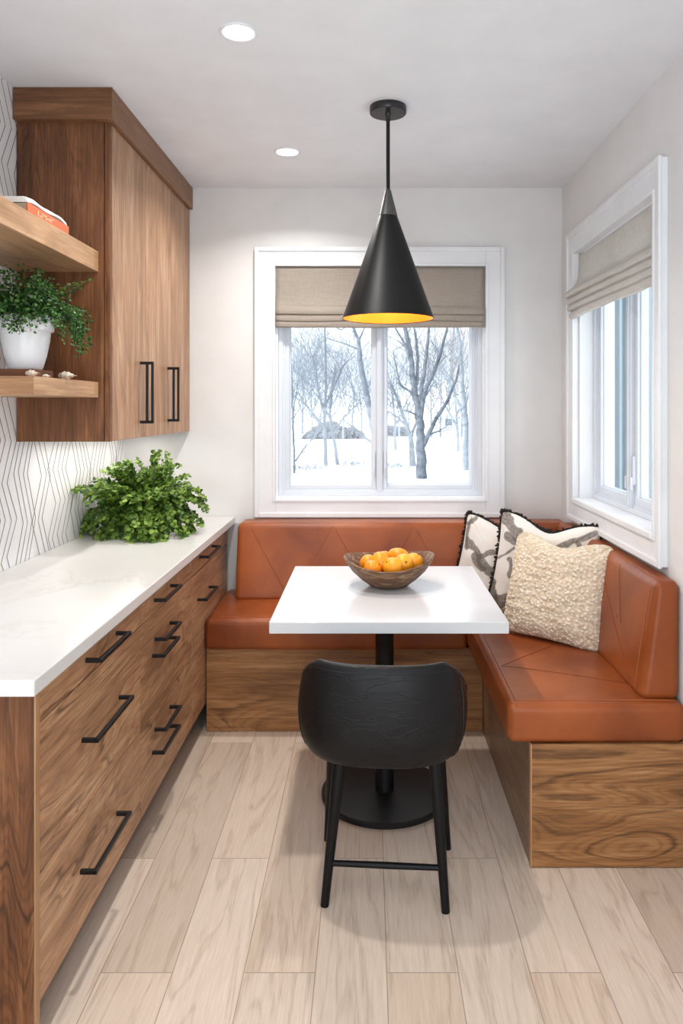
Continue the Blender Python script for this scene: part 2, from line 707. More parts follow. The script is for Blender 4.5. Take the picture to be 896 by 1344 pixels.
# ------------------------------------------------------------------ windows
def window(name, to, w, z0, z1, cas, prot, depth_frame, glass_d, mull, stile):
    """to(u, d, z): u along the opening, d depth into the wall (negative = into the room)"""
    root = bpy.data.objects.new(name, None)
    COL.objects.link(root)
    root['kind'] = 'structure'
    u0, u1 = w

    def b(bm, ua, ub, da, db, za, zb, bev=.002):
        p, q = to(ua, da, za), to(ub, db, zb)
        box(bm, min(p[0], q[0]), max(p[0], q[0]), min(p[1], q[1]), max(p[1], q[1]), min(p[2], q[2]), max(p[2], q[2]), bev)

    def ring(bm, ua, ub, za, zb, wd, da, db, bev=.002):
        b(bm, ua, ua + wd, da, db, za, zb, bev)
        b(bm, ub - wd, ub, da, db, za, zb, bev)
        b(bm, ua + wd, ub - wd, da, db, za, za + wd, bev)
        b(bm, ua + wd, ub - wd, da, db, zb - wd, zb, bev)
    # casing: flat board, raised outer band and small inner bead
    cl, cr, cb, ct = cas
    bm = new_bm()
    for (ua, ub, za, zb) in ((u0 - cl, u0, z0 - cb, z1 + ct), (u1, u1 + cr, z0 - cb, z1 + ct)):
        b(bm, ua, ub, -prot, 0, za, zb)
    b(bm, u0, u1, -prot, 0, z1, z1 + ct)
    b(bm, u0, u1, -prot, 0, z0 - cb, z0)
    k = .022
    ring(bm, u0 - cl - .004, u1 + cr + .004, z0 - cb - .004, z1 + ct + .004, k, -prot - .008, -prot + .004, .003)
    ring(bm, u0 - .014, u1 + .014, z0 - .014, z1 + .014, .014, -prot - .005, -prot + .003, .003)
    struct('casing', bm, M['trim_white'], root)
    bm = new_bm()
    ring(bm, u0, u1, z0, z1, .012, 0, .15, .001)
    struct('jamb', bm, M['trim_white'], root)
    # outer frame, stepped
    f0, f1 = depth_frame
    bm = new_bm()
    ring(bm, u0 + .012, u1 - .012, z0 + .012, z1 - .012, .02, f0, f1 + .05)
    ring(bm, u0 + .03, u1 - .03, z0 + .03, z1 - .03, .012, f0 + .012, f1 + .05)
    mu, mw = mull
    b(bm, mu - mw / 2, mu + mw / 2, f0, f1 + .05, z0 + .03, z1 - .03)
    b(bm, mu - mw / 4, mu + mw / 4, f0 - .006, f0 + .01, z0 + .03, z1 - .03)
    struct('frame', bm, M['vinyl'], root)
    for (a, c, hs) in ((u0 + .041, mu - mw / 2, 1), (mu + mw / 2, u1 - .041, -1)):
        bm = new_bm()
        ring(bm, a, c, z0 + .041, z1 - .041, stile, f0 + .016, glass_d + .02, .003)
        ring(bm, a + stile - .002, c - stile + .002, z0 + .041 + stile - .002, z1 - .041 - stile + .002, .007, glass_d - .012, glass_d + .012, .002)
        s = struct('sash', bm, M['vinyl'], root)
        bm = new_bm()
        b(bm, a + stile, c - stile, glass_d - .002, glass_d + .002, z0 + .041 + stile, z1 - .041 - stile, 0)
        struct('pane', bm, M['glass'], s)
        # latch lever
        bm = new_bm()
        uu = (c - .012) if hs == 1 else (a + .012)
        b(bm, uu - .006, uu + .006, f0 + .004, f0 + .018, z0 + .12, z0 + .23, .003)
        b(bm, uu - .004, uu + .004, f0 - .006, f0 + .006, z0 + .10, z0 + .15, .003)
        struct('latch', bm, M['vinyl'], s)
    return root


w1 = window('window_1', lambda u, d, z: (u, YB + d, z), (OX0, OX1), OZ0, OZ1, (.096, .088, .085, .089), .02, (.022, .05), .075, (.052, .03), .022)
w2 = window('window_2', lambda u, d, z: (XR + d, u, z), (RY0, RY1), RZ0, RZ1, (.062, .1, .088, .1), .024, (.06, .07), .10, (2.845, .034), .03)
bm = new_bm()
box(bm, XR - .035, XR + .05, RY0 + .002, RY1 - .002, RZ0 - .012, RZ0 + .014, .006)
struct('stool', bm, M['trim_white'], w2)


# ------------------------------------------------------------------ roman shades
def blind(name, label, to, u0, u1, ztop, zfold, zbot, mat, prot0, prot1, nf, group, base):
    root = thing(name, label, 'window blind', base, group)
    N = 40
    rr = random.Random(len(name) + nf)

    def sheet(prof_fn, nm, m, thick=.0025):
        bm = new_bm()
        rows = None
        cols = []
        for i in range(N + 1):
            u = u0 + (u1 - u0) * i / N
            pr = prof_fn(i / N)
            cols.append([bm.verts.new(to(u, d, z)) for (d, z) in pr])
        for a, c in zip(cols, cols[1:]):
            for j in range(len(a) - 1):
                bm.faces.new((a[j], a[j + 1], c[j + 1], c[j]))
        bmesh.ops.recalc_face_normals(bm, faces=bm.faces[:])
        o = obj(nm, bm, m, root, smooth=True, auto=50)
        md = o.modifiers.new('thick', 'SOLIDIFY')
        md.thickness = thick
        md.offset = 0
        return o

    def flat(t):
        p = prot0 + (prot1 - prot0) * t
        w = .0015 * math.sin(t * 9) + .001 * math.sin(t * 31)
        out = []
        for k in range(13):
            s = k / 12
            z = ztop + (zfold - ztop) * s
            out.append((-(p * .15 + p * .55 * s ** 5) + w * s, z))
        return out
    sheet(flat, 'flat_panel', mat)
    hgt = (zfold - zbot)
    for f in range(nf):
        za = zfold + .012 - hgt * f / nf
        zb = zfold - hgt * (f + 1) / nf
        fr = rr.uniform(0, 6)
        amp = rr.uniform(.001, .0025)

        def lip(t, za=za, zb=zb, f=f, fr=fr, amp=amp):
            p = (prot0 + (prot1 - prot0) * t) * (1.0 - .10 * f)
            wv = amp * math.sin(t * 7 + fr) + amp * .6 * math.sin(t * 17 + fr * 2)
            za2, zb2 = za + wv, zb + wv
            out = [(-p * .12, za2 + .004)]
            for k in range(9):
                a = k / 8
                out.append((-p * (.55 + .45 * math.sin(a * PI * .62)), za2 + (zb2 - za2) * (.08 + .92 * a)))
            out.append((-p * .70, zb2 - .004))
            out.append((-p * .25, zb2 + .004))
            return out
        sheet(lip, 'fold', mat)
    bm = new_bm()
    a, c = to(u0 + .002, .004, ztop - .028), to(u1 - .002, .02, ztop)
    box(bm, min(a[0], c[0]), max(a[0], c[0]), min(a[1], c[1]), max(a[1], c[1]), a[2], c[2], .002)
    obj('headrail', bm, M['vinyl'], root)
    return root


blind('roman_blind', 'taupe linen roman blind folded up over the back window behind the black pendant', lambda u, d, z: (u, YB - .004 + d, z),
      OX0 + .003, OX1 - .003, OZ1 - .003, 1.842, 1.752, M['linen'], .030, .030, 3, 'linen roman blinds', (.055, YB, 2.04))
blind('roman_blind', 'pale grey linen roman blind bunched in loose folds on the right-hand side window', lambda u, d, z: (XR + .012 + d, u, z),
      RY1 + .012, RY0 + .004, RZ1 - .004, 1.885, 1.765, M['linen_light'], .075, .038, 4, 'linen roman blinds', (XR, 2.85, 2.04))

# ------------------------------------------------------------------ lower cabinets
FX = -.685   # drawer face plane
CT = .83
cols = [(1.5385, 2.22), (2.22, 2.864), (2.864, 3.58)]
labels = ['walnut base cabinet nearest the camera, three wide drawers and the full-height end panel',
          'middle walnut base cabinet of the counter run, with paired bar pulls on its drawers',
          'walnut base cabinet in the corner, with the leather bench built against it']
rows = [(.704, .797), (.39, .704), (.12, .39)]
BZ = -.650


def bar_pull(bm, ya, yb, z, xf, xo, r=.0052):
    box(bm, xo - r, xo + r, ya, yb, z - r, z + r, .0015)
    for yy in (ya + r, yb - r):
        box(bm, xf - .004, xo, yy - r, yy + r, z - r, z + r, .0015)


pulls = {(0, 0): [(1.785, 2.01, .748)], (0, 1): [(1.762, 2.034, .565)], (0, 2): [(1.752, 2.014, .257)],
         (1, 0): [(2.355, 2.558, .745)], (1, 1): [(2.36, 2.55, .619), (2.335, 2.53, .574)], (1, 2): [(2.36, 2.55, .33), (2.335, 2.54, .268)],
         (2, 0): [(2.985, 3.23, .755)], (2, 1): [(2.95, 3.17, .592)], (2, 2): []}
for i, (ya, yb) in enumerate(cols):
    r = thing('base_cabinet', labels[i], 'cabinet', (-.94, (ya + yb) / 2, 0), 'walnut base cabinets under the counter')
    obj('carcass', bx(XL + .004, FX - .022, ya + .001, yb - .001, .115, .797, bev=.001), M['walnut_dark_z'], r)
    obj('toe_kick', bx(XL + .05, FX - .09, ya + .001, yb - .001, .0, .115, bev=.001), M['toe'], r)
    if i == 0:
        obj('end_panel', bx(XL + .004, FX - .002, 1.517, 1.5375, 0, .797, bev=.001), M['walnut_dark_z'], r)
        obj('edge_strip', bx(FX - .002, FX + .001, 1.5165, 1.5375, 0, .797, bev=.0005), M['cut_edge'], r, label='pale vertical edge band on the end panel')
    for j, (za, zb) in enumerate(rows):
        if i == 2 and j == 2:
            pass
        d = obj('drawer', bx(FX - .0205, FX, ya + .0018, yb - .0018, za + .0018, zb - .0018, bev=.0012), M['walnut_y'], r)
        for (pa, pb, pz) in pulls[(i, j)]:
            bm = new_bm()
            bar_pull(bm, pa, pb, pz, FX, BZ)
            obj('handle', bm, M['black'], d, label='slim black bar pull')

# countertop
bm = bx(XL + .002, -.650, 1.436, YB - .002, .797, CT, bev=.003)
top('countertop', bm, M['quartz'], 'long white quartz countertop running along the tiled wall on the walnut drawers', 'countertop', (-.92, 2.5, .797))

# ------------------------------------------------------------------ upper cabinet
DX = -.872
r = thing('wall_cabinet', 'tall walnut wall cabinet reaching the ceiling, with three narrow doors and black loop handles', 'cabinet', (-1.03, 3.05, 1.245))
UB = 1.245
obj('carcass', bx(XL + .003, DX - .022, 2.492, YB - .002, UB, 2.33, bev=.001), M['walnut_dark_z'], r)
obj('side_stile', bx(DX - .0195, DX - .001, 2.494, 2.512, UB, 2.325, bev=.001), M['walnut_dark_z'], r)
bm = bx(XL + .003, -.857, 2.467, YB - .002, 2.323, ZC - .001, bev=.0015)
obj('crown', bm, M['walnut_crown'], r)
obj('crown_return', bx(XL + .003, -.8572, 2.4655, 2.4675, 2.3232, ZC - .0015, bev=0), wood('crown_end', 'x', srgb(66, 42, 26), srgb(116, 78, 50), srgb(140, 98, 66), .9, .3), r)
for k, (a, b) in enumerate(((2.514, 2.887), (2.887, 3.266), (3.266, 3.596))):
    d = obj('door', bx(DX - .0205, DX, a + .0015, b - .0015, UB + .001, 2.321, bev=.0015), M['walnut_door'], r)
    if k < 2:
        y0 = (2.822, 3.205)[k]
        za, zb = 1.305, 1.53
        bm = new_bm()
        q = .0055
        for xo in (DX + .026, DX + .046):
            box(bm, xo - q * .8, xo + q * .8, y0 - q, y0 + q, za, zb, .0012)
        for zz in (za, zb):
            box(bm, DX - .003, DX + .046 + q * .8, y0 - q, y0 + q, zz - q, zz + q, .0012)
        obj('handle', bm, M['black'], d, label='black double-bar loop handle')

# shelves
SX = -.911
top('floating_shelf', bx(XL + .002, SX, 1.35, 2.4905, 1.817, 1.886, bev=.0015), M['shelf_wood'],
    'upper thick walnut floating shelf carrying the orange book', 'shelf', (-1.05, 1.9, 1.817), 'walnut floating shelves')
r = thing('floating_shelf', 'lower walnut floating shelf carrying the white plant pot and shells', 'shelf', (-1.05, 2.25, 1.393), 'walnut floating shelves')
obj('board', bx(XL + .002, SX, 2.011, 2.4905, 1.394, 1.446, bev=.0015), M['shelf_wood'], r)
obj('end_cap', bx(XL + .004, SX - .001, 2.0095, 2.0112, 1.3945, 1.4455, bev=0), wood('shelf_end', 'x', srgb(120, 84, 56), srgb(166, 124, 88), srgb(186, 146, 108), .8, .3), r)

# ------------------------------------------------------------------ books
r = thing('book', 'orange hardback lying flat on the upper shelf with its lettered spine outward', 'book', (-1.0, 2.15, 1.886))
obj('cover', bx(-1.10, -.93, 2.014, 2.29, 1.8865, 1.889, bev=.0008), M['book_cover'], r)
obj('spine', bx(-.934, -.929, 2.014, 2.29, 1.8865, 1.921, bev=.0012), M['book_orange'], r)
obj('page_block', bx(-1.098, -.935, 2.016, 2.288, 1.889, 1.9185, bev=.0008), M['page_grey'], r)
bm = new_bm()
yy = 2.075
for (w, h, zz) in ((.004, .014, 1.902), (.012, .003, 1.897), (.004, .013, 1.902), (.010, .003, 1.905), (.004, .013, 1.902), (.012, .003, 1.900), (.004, .012, 1.902), (.004, .012, 1.902), (.010, .003, 1.908)):
    box(bm, -.9288, -.9283, yy, yy + w, zz - h / 2 + .004, zz + h / 2 + .004, 0)
    yy += w + .005
obj('lettering', bm, M['book_ink'], r, label='faint pale spine lettering')
# white soft-cover on top, slightly drooping over the far end
bm = new_bm()
N = 24
rowsv = []
for i in range(N + 1):
    t = i / N
    yy = 2.02 + .29 * t
    zz = 1.9222 + .006 * math.sin(t * PI) + .003 * math.sin(t * 11)
    if t > .93:
        zz -= (t - .93) / .07 * .03
        yy = 2.02 + .29 * .93 + .29 * (t - .93) * .55
    h = .016 - .004 * t + .002 * math.sin(t * 17)
    rowsv.append([bm.verts.new((x, yy, z)) for (x, z) in ((-.933, zz), (-.936, zz + h * .7), (-.950, zz + h), (-1.09, zz + h), (-1.09, zz))])
for a, b in zip(rowsv, rowsv[1:]):
    for k in range(5):
        bm.faces.new((a[k], a[(k + 1) % 5], b[(k + 1) % 5], b[k]))
bm.faces.new(rowsv[0])
bm.faces.new(rowsv[-1][::-1])
bmesh.ops.recalc_face_normals(bm, faces=bm.faces[:])
top('booklet', bm, M['paper'], 'white soft-cover booklet with crinkled edges lying on top of the orange book', 'book', (-1.0, 2.16, 1.921), smooth=True, auto=40)

# ------------------------------------------------------------------ shelf plant
PC = Vector((-1.022, 2.2, 1.472))
bm = bx(-1.10, -.962, 2.12, 2.255, 1.4462, 1.4715, bev=.004)
top('wooden_tray', bm, M['tray'], 'small dark wooden board under the white plant pot on the lower shelf', 'board', (PC.x, PC.y, 1.4462))
r = thing('potted_vine', 'trailing green vine in a glazed white pot on the lower shelf', 'potted plant', PC)
bm = new_bm()
lathe(bm, [(0, 0), (.044, 0), (.047, .003), (.058, .04), (.067, .085), (.070, .112), (.071, .114), (.0775, .115), (.079, .119), (.079, .155), (.077, .160), (.072, .160), (.070, .15), (.068, .13), (0, .13)], 56, PC,
      wob=lambda q, a, j: q * (1 + .006 * math.sin(3 * a + j)) if False else Vector((q.x * (1 + .01 * math.sin(2 * a + .6)), q.y * (1 + .008 * math.cos(3 * a)), q.z)))
obj('pot', bm, M['ceramic'], r, smooth=True, auto=40)
obj('soil', lathe(new_bm(), [(0, .138), (.067, .136)], 32, PC), M['soil'], r)


def leaflet(bm, p, d, n, L, W, shape):
    """small leaf starting at p along d, surface normal n"""
    d = d.normalized()
    s = d.cross(n)
    if s.length < 1e-4:
        s = d.cross(Vector((1, .2, .1)))
    s.normalize()
    n = s.cross(d).normalized()
    if shape == 'fan':
        pr = [(0, 0), (.35, .30), (.75, .52), (1.0, .34), (1.06, 0.0), (1.0, -.34), (.75, -.52), (.35, -.30)]
    else:
        pr = [(0, 0), (.3, .36), (.65, .34), (1.0, 0), (.65, -.34), (.3, -.36)]
    vs = [bm.verts.new(p + d * (a * L) + s * (b * W * 1.5) + n * (L * .12 * math.sin(a * PI))) for a, b in pr]
    bm.faces.new(vs)


rv = random.Random(11)
st, lf = new_bm(), new_bm()


def room_clip(p, xmin, zmax=9, xmax=9, zmin=-9):
    return Vector((min(max(p.x, xmin), xmax), min(p.y, 2.48), max(min(p.z, zmax), zmin)))


for k in range(210):
    a = rv.uniform(0, 2 * PI)
    e = rv.uniform(.1, 1.4)
    L = rv.uniform(.08, .19)
    p = PC + Vector((math.cos(a) * .04 * rv.random(), math.sin(a) * .04 * rv.random(), .14))
    d = Vector((math.cos(a) * math.cos(e), math.sin(a) * math.cos(e), math.sin(e)))
    droop = rv.uniform(.8, 2.6)
    pts = [p.copy()]
    n = 14
    for i in range(n):
        d = (d + Vector((rv.uniform(-.22, .22), rv.uniform(-.22, .22), -droop * .07 + rv.uniform(-.12, .12)))).normalized()
        p = p + d * (L / n)
        rr = math.hypot(p.x - PC.x, p.y - PC.y)
        q = room_clip(p, XL + .012, 1.806)
        if rr < .09 and q.z < PC.z + .165:
            q.z = PC.z + .165
        p = q
        pts.append(p.copy())
        for _ in range(3):
            dd = Vector((rv.uniform(-1, 1), rv.uniform(-1, 1), rv.uniform(-.6, .8)))
            nn = Vector((rv.uniform(-.5, .9), rv.uniform(-.9, .3), rv.uniform(.2, 1)))
            q = room_clip(p + dd * .008, XL + .012, 1.806)
            sz = rv.uniform(.007, .013)
            if q.z < PC.z + .158 and math.hypot(q.x - PC.x, q.y - PC.y) < .10:
                continue
            leaflet(lf, q, dd, nn, sz, sz * .75, 'oval')
    tube(st, pts, .0009, 4, False)
# trailing sprays towards the cabinet and down past the rim
for k in range(11):
    p = PC + Vector((rv.uniform(.03, .06), rv.uniform(-.05, .05), .165))
    d = Vector((rv.uniform(.7, 1), rv.uniform(-.5, .8), rv.uniform(.2, .9))).normalized()
    pts = [p.copy()]
    for i in range(16):
        d = (d + Vector((rv.uniform(-.15, .15), rv.uniform(-.15, .15), -.13 + rv.uniform(-.1, .1)))).normalized()
        p = room_clip(p + d * .0105, XL + .012, 1.80, -.865)
        rr = math.hypot(p.x - PC.x, p.y - PC.y)
        if rr < .088:
            p.x += .088 - rr
        pts.append(p.copy())
        for _ in range(4):
            dd = Vector((rv.uniform(-1, 1), rv.uniform(-1, 1), rv.uniform(-.8, .6)))
            sz = rv.uniform(.007, .013)
            leaflet(lf, p + dd * .006, dd, Vector((rv.uniform(-.4, 1), rv.uniform(-1, .2), rv.uniform(.1, 1))), sz, sz * .75, 'oval')
    tube(st, pts, .0009, 4, False)
obj('stems', st, M['vine_stem'], r)
obj('foliage', lf, M['vine_leaf'], r)

# shells on the lower shelf
for (px, py, d, L, rz, lab) in ((52, 491, 2.09, .042, .3, 'whitish ridged seashell lying in front of the wooden board'),
                               (66, 493, 2.17, .024, 1.2, 'smallest seashell, between the other two on the lower shelf'),
                               (100, 495, 2.28, .06, .25, 'longest spiral seashell, alone near the cabinet side')):
    x = -.932
    d = -x * F / (VX - px)
    bm = new_bm()
    rings = 12
    pts, rad = [], []
    for i in range(rings + 1):
        t = i / rings
        pts.append((L * (t - .5), 0, 0))
        rad.append(max(.0008, L * .24 * math.sin(PI * min(1, t * 1.05 + .06)) ** .8 * (1 + .18 * math.sin(t * 26)) * (1.1 - .4 * t)))
    tube(bm, pts, rad, 12)
    zmin = min(v.co.z for v in bm.verts)
    R = Matrix.Rotation(rz - .35, 3, 'Z')
    for v in bm.verts:
        v.co = R @ v.co + Vector((x - L * .45, d, 1.4465 - zmin))
    top('seashell', bm, M['shell'], lab, 'seashell', (x - .012, d, 1.4465), 'seashells on the lower shelf', smooth=True)

# ------------------------------------------------------------------ counter fern
FC = Vector((-.955, 3.13, CT))
r = thing('potted_fern', 'bushy bright green maidenhair fern in a terracotta pot on the white countertop', 'potted plant', FC)
obj('pot', lathe(new_bm(), [(0, .0005), (.062, .0005), (.066, .003), (.08, .085), (.086, .087), (.086, .11), (.08, .11), (.076, .09), (0, .09)], 40, FC), M['terracotta'], r, smooth=True, auto=40)
obj('soil', lathe(new_bm(), [(0, .095), (.0765, .094)], 24, FC), M['soil'], r)
st, lf = new_bm(), new_bm()
rv = random.Random(5)


def fern_clip(p):
    return Vector((max(p.x, XL + .012), min(p.y, YB - .02), max(p.z, CT + .012)))


def frond(a, e, L, droop, dens=2):
    p = FC + Vector((math.cos(a) * .045 * rv.random(), math.sin(a) * .045 * rv.random(), .10))
    d = Vector((math.cos(a) * math.cos(e), math.sin(a) * math.cos(e), math.sin(e)))
    n = 12
    pts = [p.copy()]
    for i in range(n):
        d = (d + Vector((rv.uniform(-.09, .09), rv.uniform(-.09, .09), -droop * .10))).normalized()
        p = fern_clip(p + d * (L / n))
        pts.append(p.copy())
        if i < 3:
            continue
        side = d.cross(Vector((0, 0, 1)))
        if side.length < .05:
            side = Vector((1, 0, 0))
        side.normalize()
        for sgn in (-1, 1):
            # pinna: short side stem with fan leaflets
            pl = L * .20 * (1.15 - i / n) + .012
            pd = (side * sgn + d * .5 + Vector((0, 0, rv.uniform(-.45, .2)))).normalized()
            m = max(2, int(pl / .0135))
            for j in range(m):
                q = fern_clip(p + pd * (pl * (j + 1) / m) + Vector((0, 0, -.004 * j)))
                for s2 in (-1, 1):
                    dd = (d * s2 * .8 + pd * .55 + Vector((rv.uniform(-.3, .3), rv.uniform(-.3, .3), rv.uniform(-.35, .25))))
                    nn = Vector((rv.uniform(-.4, .5), rv.uniform(-.9, .1), rv.uniform(.25, 1)))
                    sz = rv.uniform(.013, .0205)
                    leaflet(lf, q, dd, nn, sz, sz * .72, 'fan')
    tube(st, pts, [.0013 * (1 - .6 * i / n) for i in range(n + 1)], 4, False)


for k in range(64):
    frond(rv.uniform(0, 2 * PI), rv.uniform(.5, 1.5), rv.uniform(.17, .275), rv.uniform(.8, 2.1))
for k in range(26):
    frond(rv.uniform(-PI * .95, -PI * .05), rv.uniform(.0, .6), rv.uniform(.15, .23), rv.uniform(1.2, 2.6))
frond(-.15, .85, .25, 1.5)
frond(.2, .9, .25, 1.6)
frond(-.5, .8, .25, 1.9)
for k in range(16):
    frond(rv.uniform(0, 2 * PI), rv.uniform(.75, 1.45), rv.uniform(.20, .25), rv.uniform(.5, 1.1))
frond(-2.0, .95, .28, 1.0)
frond(.9, 1.25, .27, .6)
frond(-2.6, .9, .28, .9)
obj('stems', st, M['fern_stem'], r)
obj('foliage', lf, M['fern_leaf'], r)

# ------------------------------------------------------------------ banquette
BX = .477     # right base side face
BY = 3.10     # back base front
NY = 2.20     # near end of right bench
r = thing('bench_base', 'walnut plinth of the back bench, under the long cushion below the window', 'bench base', (-.1, 3.3, 0), 'walnut bench bases')
obj('front_panel', bx(-.681, BX - .001, BY, BY + .02, .002, .352, bev=.001), M['walnut_x'], r)
obj('carcass', bx(-.681, BX - .001, BY + .021, YB - .014, .001, .350, bev=.001), M['walnut_x'], r)
r = thing('bench_base', 'walnut plinth of the side bench with its broad end panel, on the right', 'bench base', (.7, 2.9, 0), 'walnut bench bases')
obj('side_panel', bx(BX, BX + .02, NY + .002, YB - .014, .002, .366, bev=.001), wood('walnut_side', 'y', srgb(88, 66, 50), srgb(140, 110, 86), srgb(168, 138, 112), .9), r)
obj('end_panel', bx(BX + .004, XR - .003, NY - .018, NY + .001, .002, .366, bev=.001), M['walnut_x'], r)
obj('edge_strip', bx(BX - .001, BX + .004, NY - .019, NY + .001, .002, .366, bev=.0005), M['cut_edge'], r, label='pale edge strip on the plinth corner')
obj('carcass', bx(BX + .021, XR - .003, NY + .002, YB - .014, .001, .364, bev=.001), M['walnut_x'], r)


def seams(parent, surf, axis, s, lines, rad=.0016, name='seam', mat=None, lift=.0009):
    for ln in lines:
        bm = new_bm()
        pts = []
        for (a, b) in zip(ln, ln[1:]):
            for k in range(14):
                t = k / 14
                pts.append(surf(axis, s, a[0] + (b[0] - a[0]) * t, a[1] + (b[1] - a[1]) * t, lift))
        pts.append(surf(axis, s, ln[-1][0], ln[-1][1], lift))
        tube(bm, pts, rad, 6)
        obj(name, bm, mat or M['seam'], parent, smooth=True)


# back seat cushion
c0, c1 = Vector((-.683, 3.065, .353)), Vector((.408, 3.585, .482))
bm = new_bm()
h = (c1 - c0) / 2
base = (0, 3.3, .353)
r = thing('seat_cushion', 'long cognac leather seat cushion under the back window, behind the table', 'seat cushion', base, 'cognac leather seat cushions')
s1 = cushion(bm, (c0 + c1) / 2, tuple(h), .021, (0, .006, .008), 14, 4)
obj('pad', bm, M['leather'], r, smooth=True)
seams(r, s1, 2, 1, [[(-.93, -.88), (.97, -.88)]], .0014, 'piping', M['stitch'])
# right seat cushion
c0, c1 = Vector((.412, 2.182, .367)), Vector((XR - .004, 3.585, .482))
h = (c1 - c0) / 2
bm = new_bm()
r = thing('seat_cushion', 'deep cognac leather seat cushion of the side bench, with the cream pillow on it', 'seat cushion', (.67, 2.9, .367), 'cognac leather seat cushions')
s2 = cushion(bm, (c0 + c1) / 2, tuple(h), .021, (.006, .006, .012), 16, 4)
obj('pad', bm, M['leather'], r, smooth=True)
seams(r, s2, 2, 1, [[(-.90, .97), (-.90, -.958), (.97, -.958)]], .0016, 'piping', M['stitch'])
seams(r, s2, 2, 1, [[(-.86, -.55), (.55, -.78)], [(-.86, -.55), (.5, -.1)], [(-.86, .35), (.5, -.1)]], .0007)

# back backrest, leaning
zb0, zt0 = .4755, .822
c0, c1 = Vector((-.612, 3.36, zb0)), Vector((XR - .006, 3.585, zt0))
h = (c1 - c0) / 2


def lean_back(p):
    t = (p.z - zb0) / (zt0 - zb0)
    k = (3.585 - p.y) / .225
    return Vector((p.x, p.y + .085 * t * k, p.z))


r = thing('back_cushion', 'long cognac leather backrest under the back window, with zigzag seams', 'backrest cushion', (.1, 3.5, zb0), 'cognac leather backrests')
bm = new_bm()
s3 = cushion(bm, (c0 + c1) / 2, tuple(h), .026, (0, .010, .003), 18, 4, lean_back)
obj('pad', bm, M['leather'], r, smooth=True)
w = 1.543


def ub(x):
    return (x - (c0.x + c1.x) / 2) / ((c1.x - c0.x) / 2)


zig = []
xs = [-.555, -.36, -.165, .03, .21, .40, .59]
zz = [.93, -.93, .93, -.93, .93, -.93, .93]
seams(r, s3, 1, -1, [[(ub(x), z) for x, z in zip(xs, zz)]], .0009)
# right backrest
c0, c1 = Vector((.815, 2.222, zb0)), Vector((XR - .003, 3.40, .835))
h = (c1 - c0) / 2


def lean_right(p):
    t = (p.z - zb0) / (.835 - zb0)
    k = (XR - .003 - p.x) / (XR - .003 - .815)
    return Vector((p.x + .052 * t * k, p.y, p.z))


r = thing('back_cushion', 'cognac leather backrest along the right-hand window wall, with its end facing the room', 'backrest cushion', (.88, 2.8, zb0), 'cognac leather backrests')
bm = new_bm()
s4 = cushion(bm, (c0 + c1) / 2, tuple(h), .026, (.012, .004, .003), 18, 4, lean_right)
obj('pad', bm, M['leather'], r, smooth=True)
seams(r, s4, 0, -1, [[(-.92, -.95), (-.92, .95)]], .0014, 'piping', M['stitch'])
seams(r, s4, 0, -1, [[(-.45, .93), (-.62, -.05)], [(-.05, .93), (-.72, -.55)]], .0008)
seams(r, s4, 2, 1, [[(-.55, -.95), (-.55, .9)]], .0014, 'piping', M['stitch'])


# ------------------------------------------------------------------ pillows
def pillow_mesh(size, thick, res, dip, paint, rough_fn=None, seed=0, fringe=False, label=None):
    """flat in local xz, front faces -y, base at z=0"""
    H = size / 2

    def shape(u, v, side):
        bow = .075
        nn = 9 if rough_fn else 18
        kr = max(abs(u), abs(v), 1e-6) / max((abs(u) ** nn + abs(v) ** nn) ** (1 / nn), 1e-6)
        bow = .05 if rough_fn else .075
        x = kr * u * H * (1 - bow * (1 - v * v) * abs(u))
        z = kr * v * H * (1 - bow * (1 - u * u) * abs(v))
        e = max(0, (1 - u ** 4)) ** .55 * max(0, (1 - v ** 4)) ** .55
        y = side * thick / 2 * e
        if dip and v > -.2:
            f = ((v + .2) / 1.2) ** 2
            z -= dip * math.exp(-(u / .42) ** 2) * f
            y += side * .008 * math.exp(-(u / .3) ** 2) * f * e
        wr = noise.noise(Vector((u * 2.2 + seed, v * 2.2, side * 3.1 + seed))) * .012 * e
        y += wr
        return Vector((x, y, z + H))
    bm = new_bm()
    colr = bm.verts.layers.float_color.new('paint')
    grids = {}
    for side in (-1, 1):
        g = [[None] * (res + 1) for _ in range(res + 1)]
        for i in range(res + 1):
            for j in range(res + 1):
                u, v = -1 + 2 * i / res, -1 + 2 * j / res
                edge = i in (0, res) or j in (0, res)
                if side == 1 and edge:
                    g[i][j] = grids[-1][i][j]
                    continue
                p = shape(u, v, side)
                val = 0
                if rough_fn:
                    val, off = rough_fn(u, v, side, p)
                    p = p + off
                vt = bm.verts.new(p)
                c = paint(u, v, side, val)
                vt[colr] = (*c, 1)
                g[i][j] = vt
        grids[side] = g
        for i in range(res):
            for j in range(res):
                q = [g[i][j], g[i + 1][j], g[i + 1][j + 1], g[i][j + 1]]
                bm.faces.new(q if side == -1 else q[::-1])
    per = []
    n = 60
    for k in range(n):
        per.append(shape(-1 + 2 * k / n, -1, 0))
    for k in range(n):
        per.append(shape(1, -1 + 2 * k / n, 0))
    for k in range(n):
        per.append(shape(1 - 2 * k / n, 1, 0))
    for k in range(n):
        per.append(shape(-1, 1 - 2 * k / n, 0))
    return bm, per


def seg_d(p, a, b):
    ax, ay = a
    bx_, by_ = b
    dx, dy = bx_ - ax, by_ - ay
    t = max(0, min(1, ((p[0] - ax) * dx + (p[1] - ay) * dy) / (dx * dx + dy * dy + 1e-9)))
    return math.hypot(p[0] - ax - t * dx, p[1] - ay - t * dy)


CREAM, CREAM2 = srgb(240, 237, 231), srgb(218, 202, 178)
GREY, DARK = srgb(102, 95, 91), srgb(36, 31, 30)


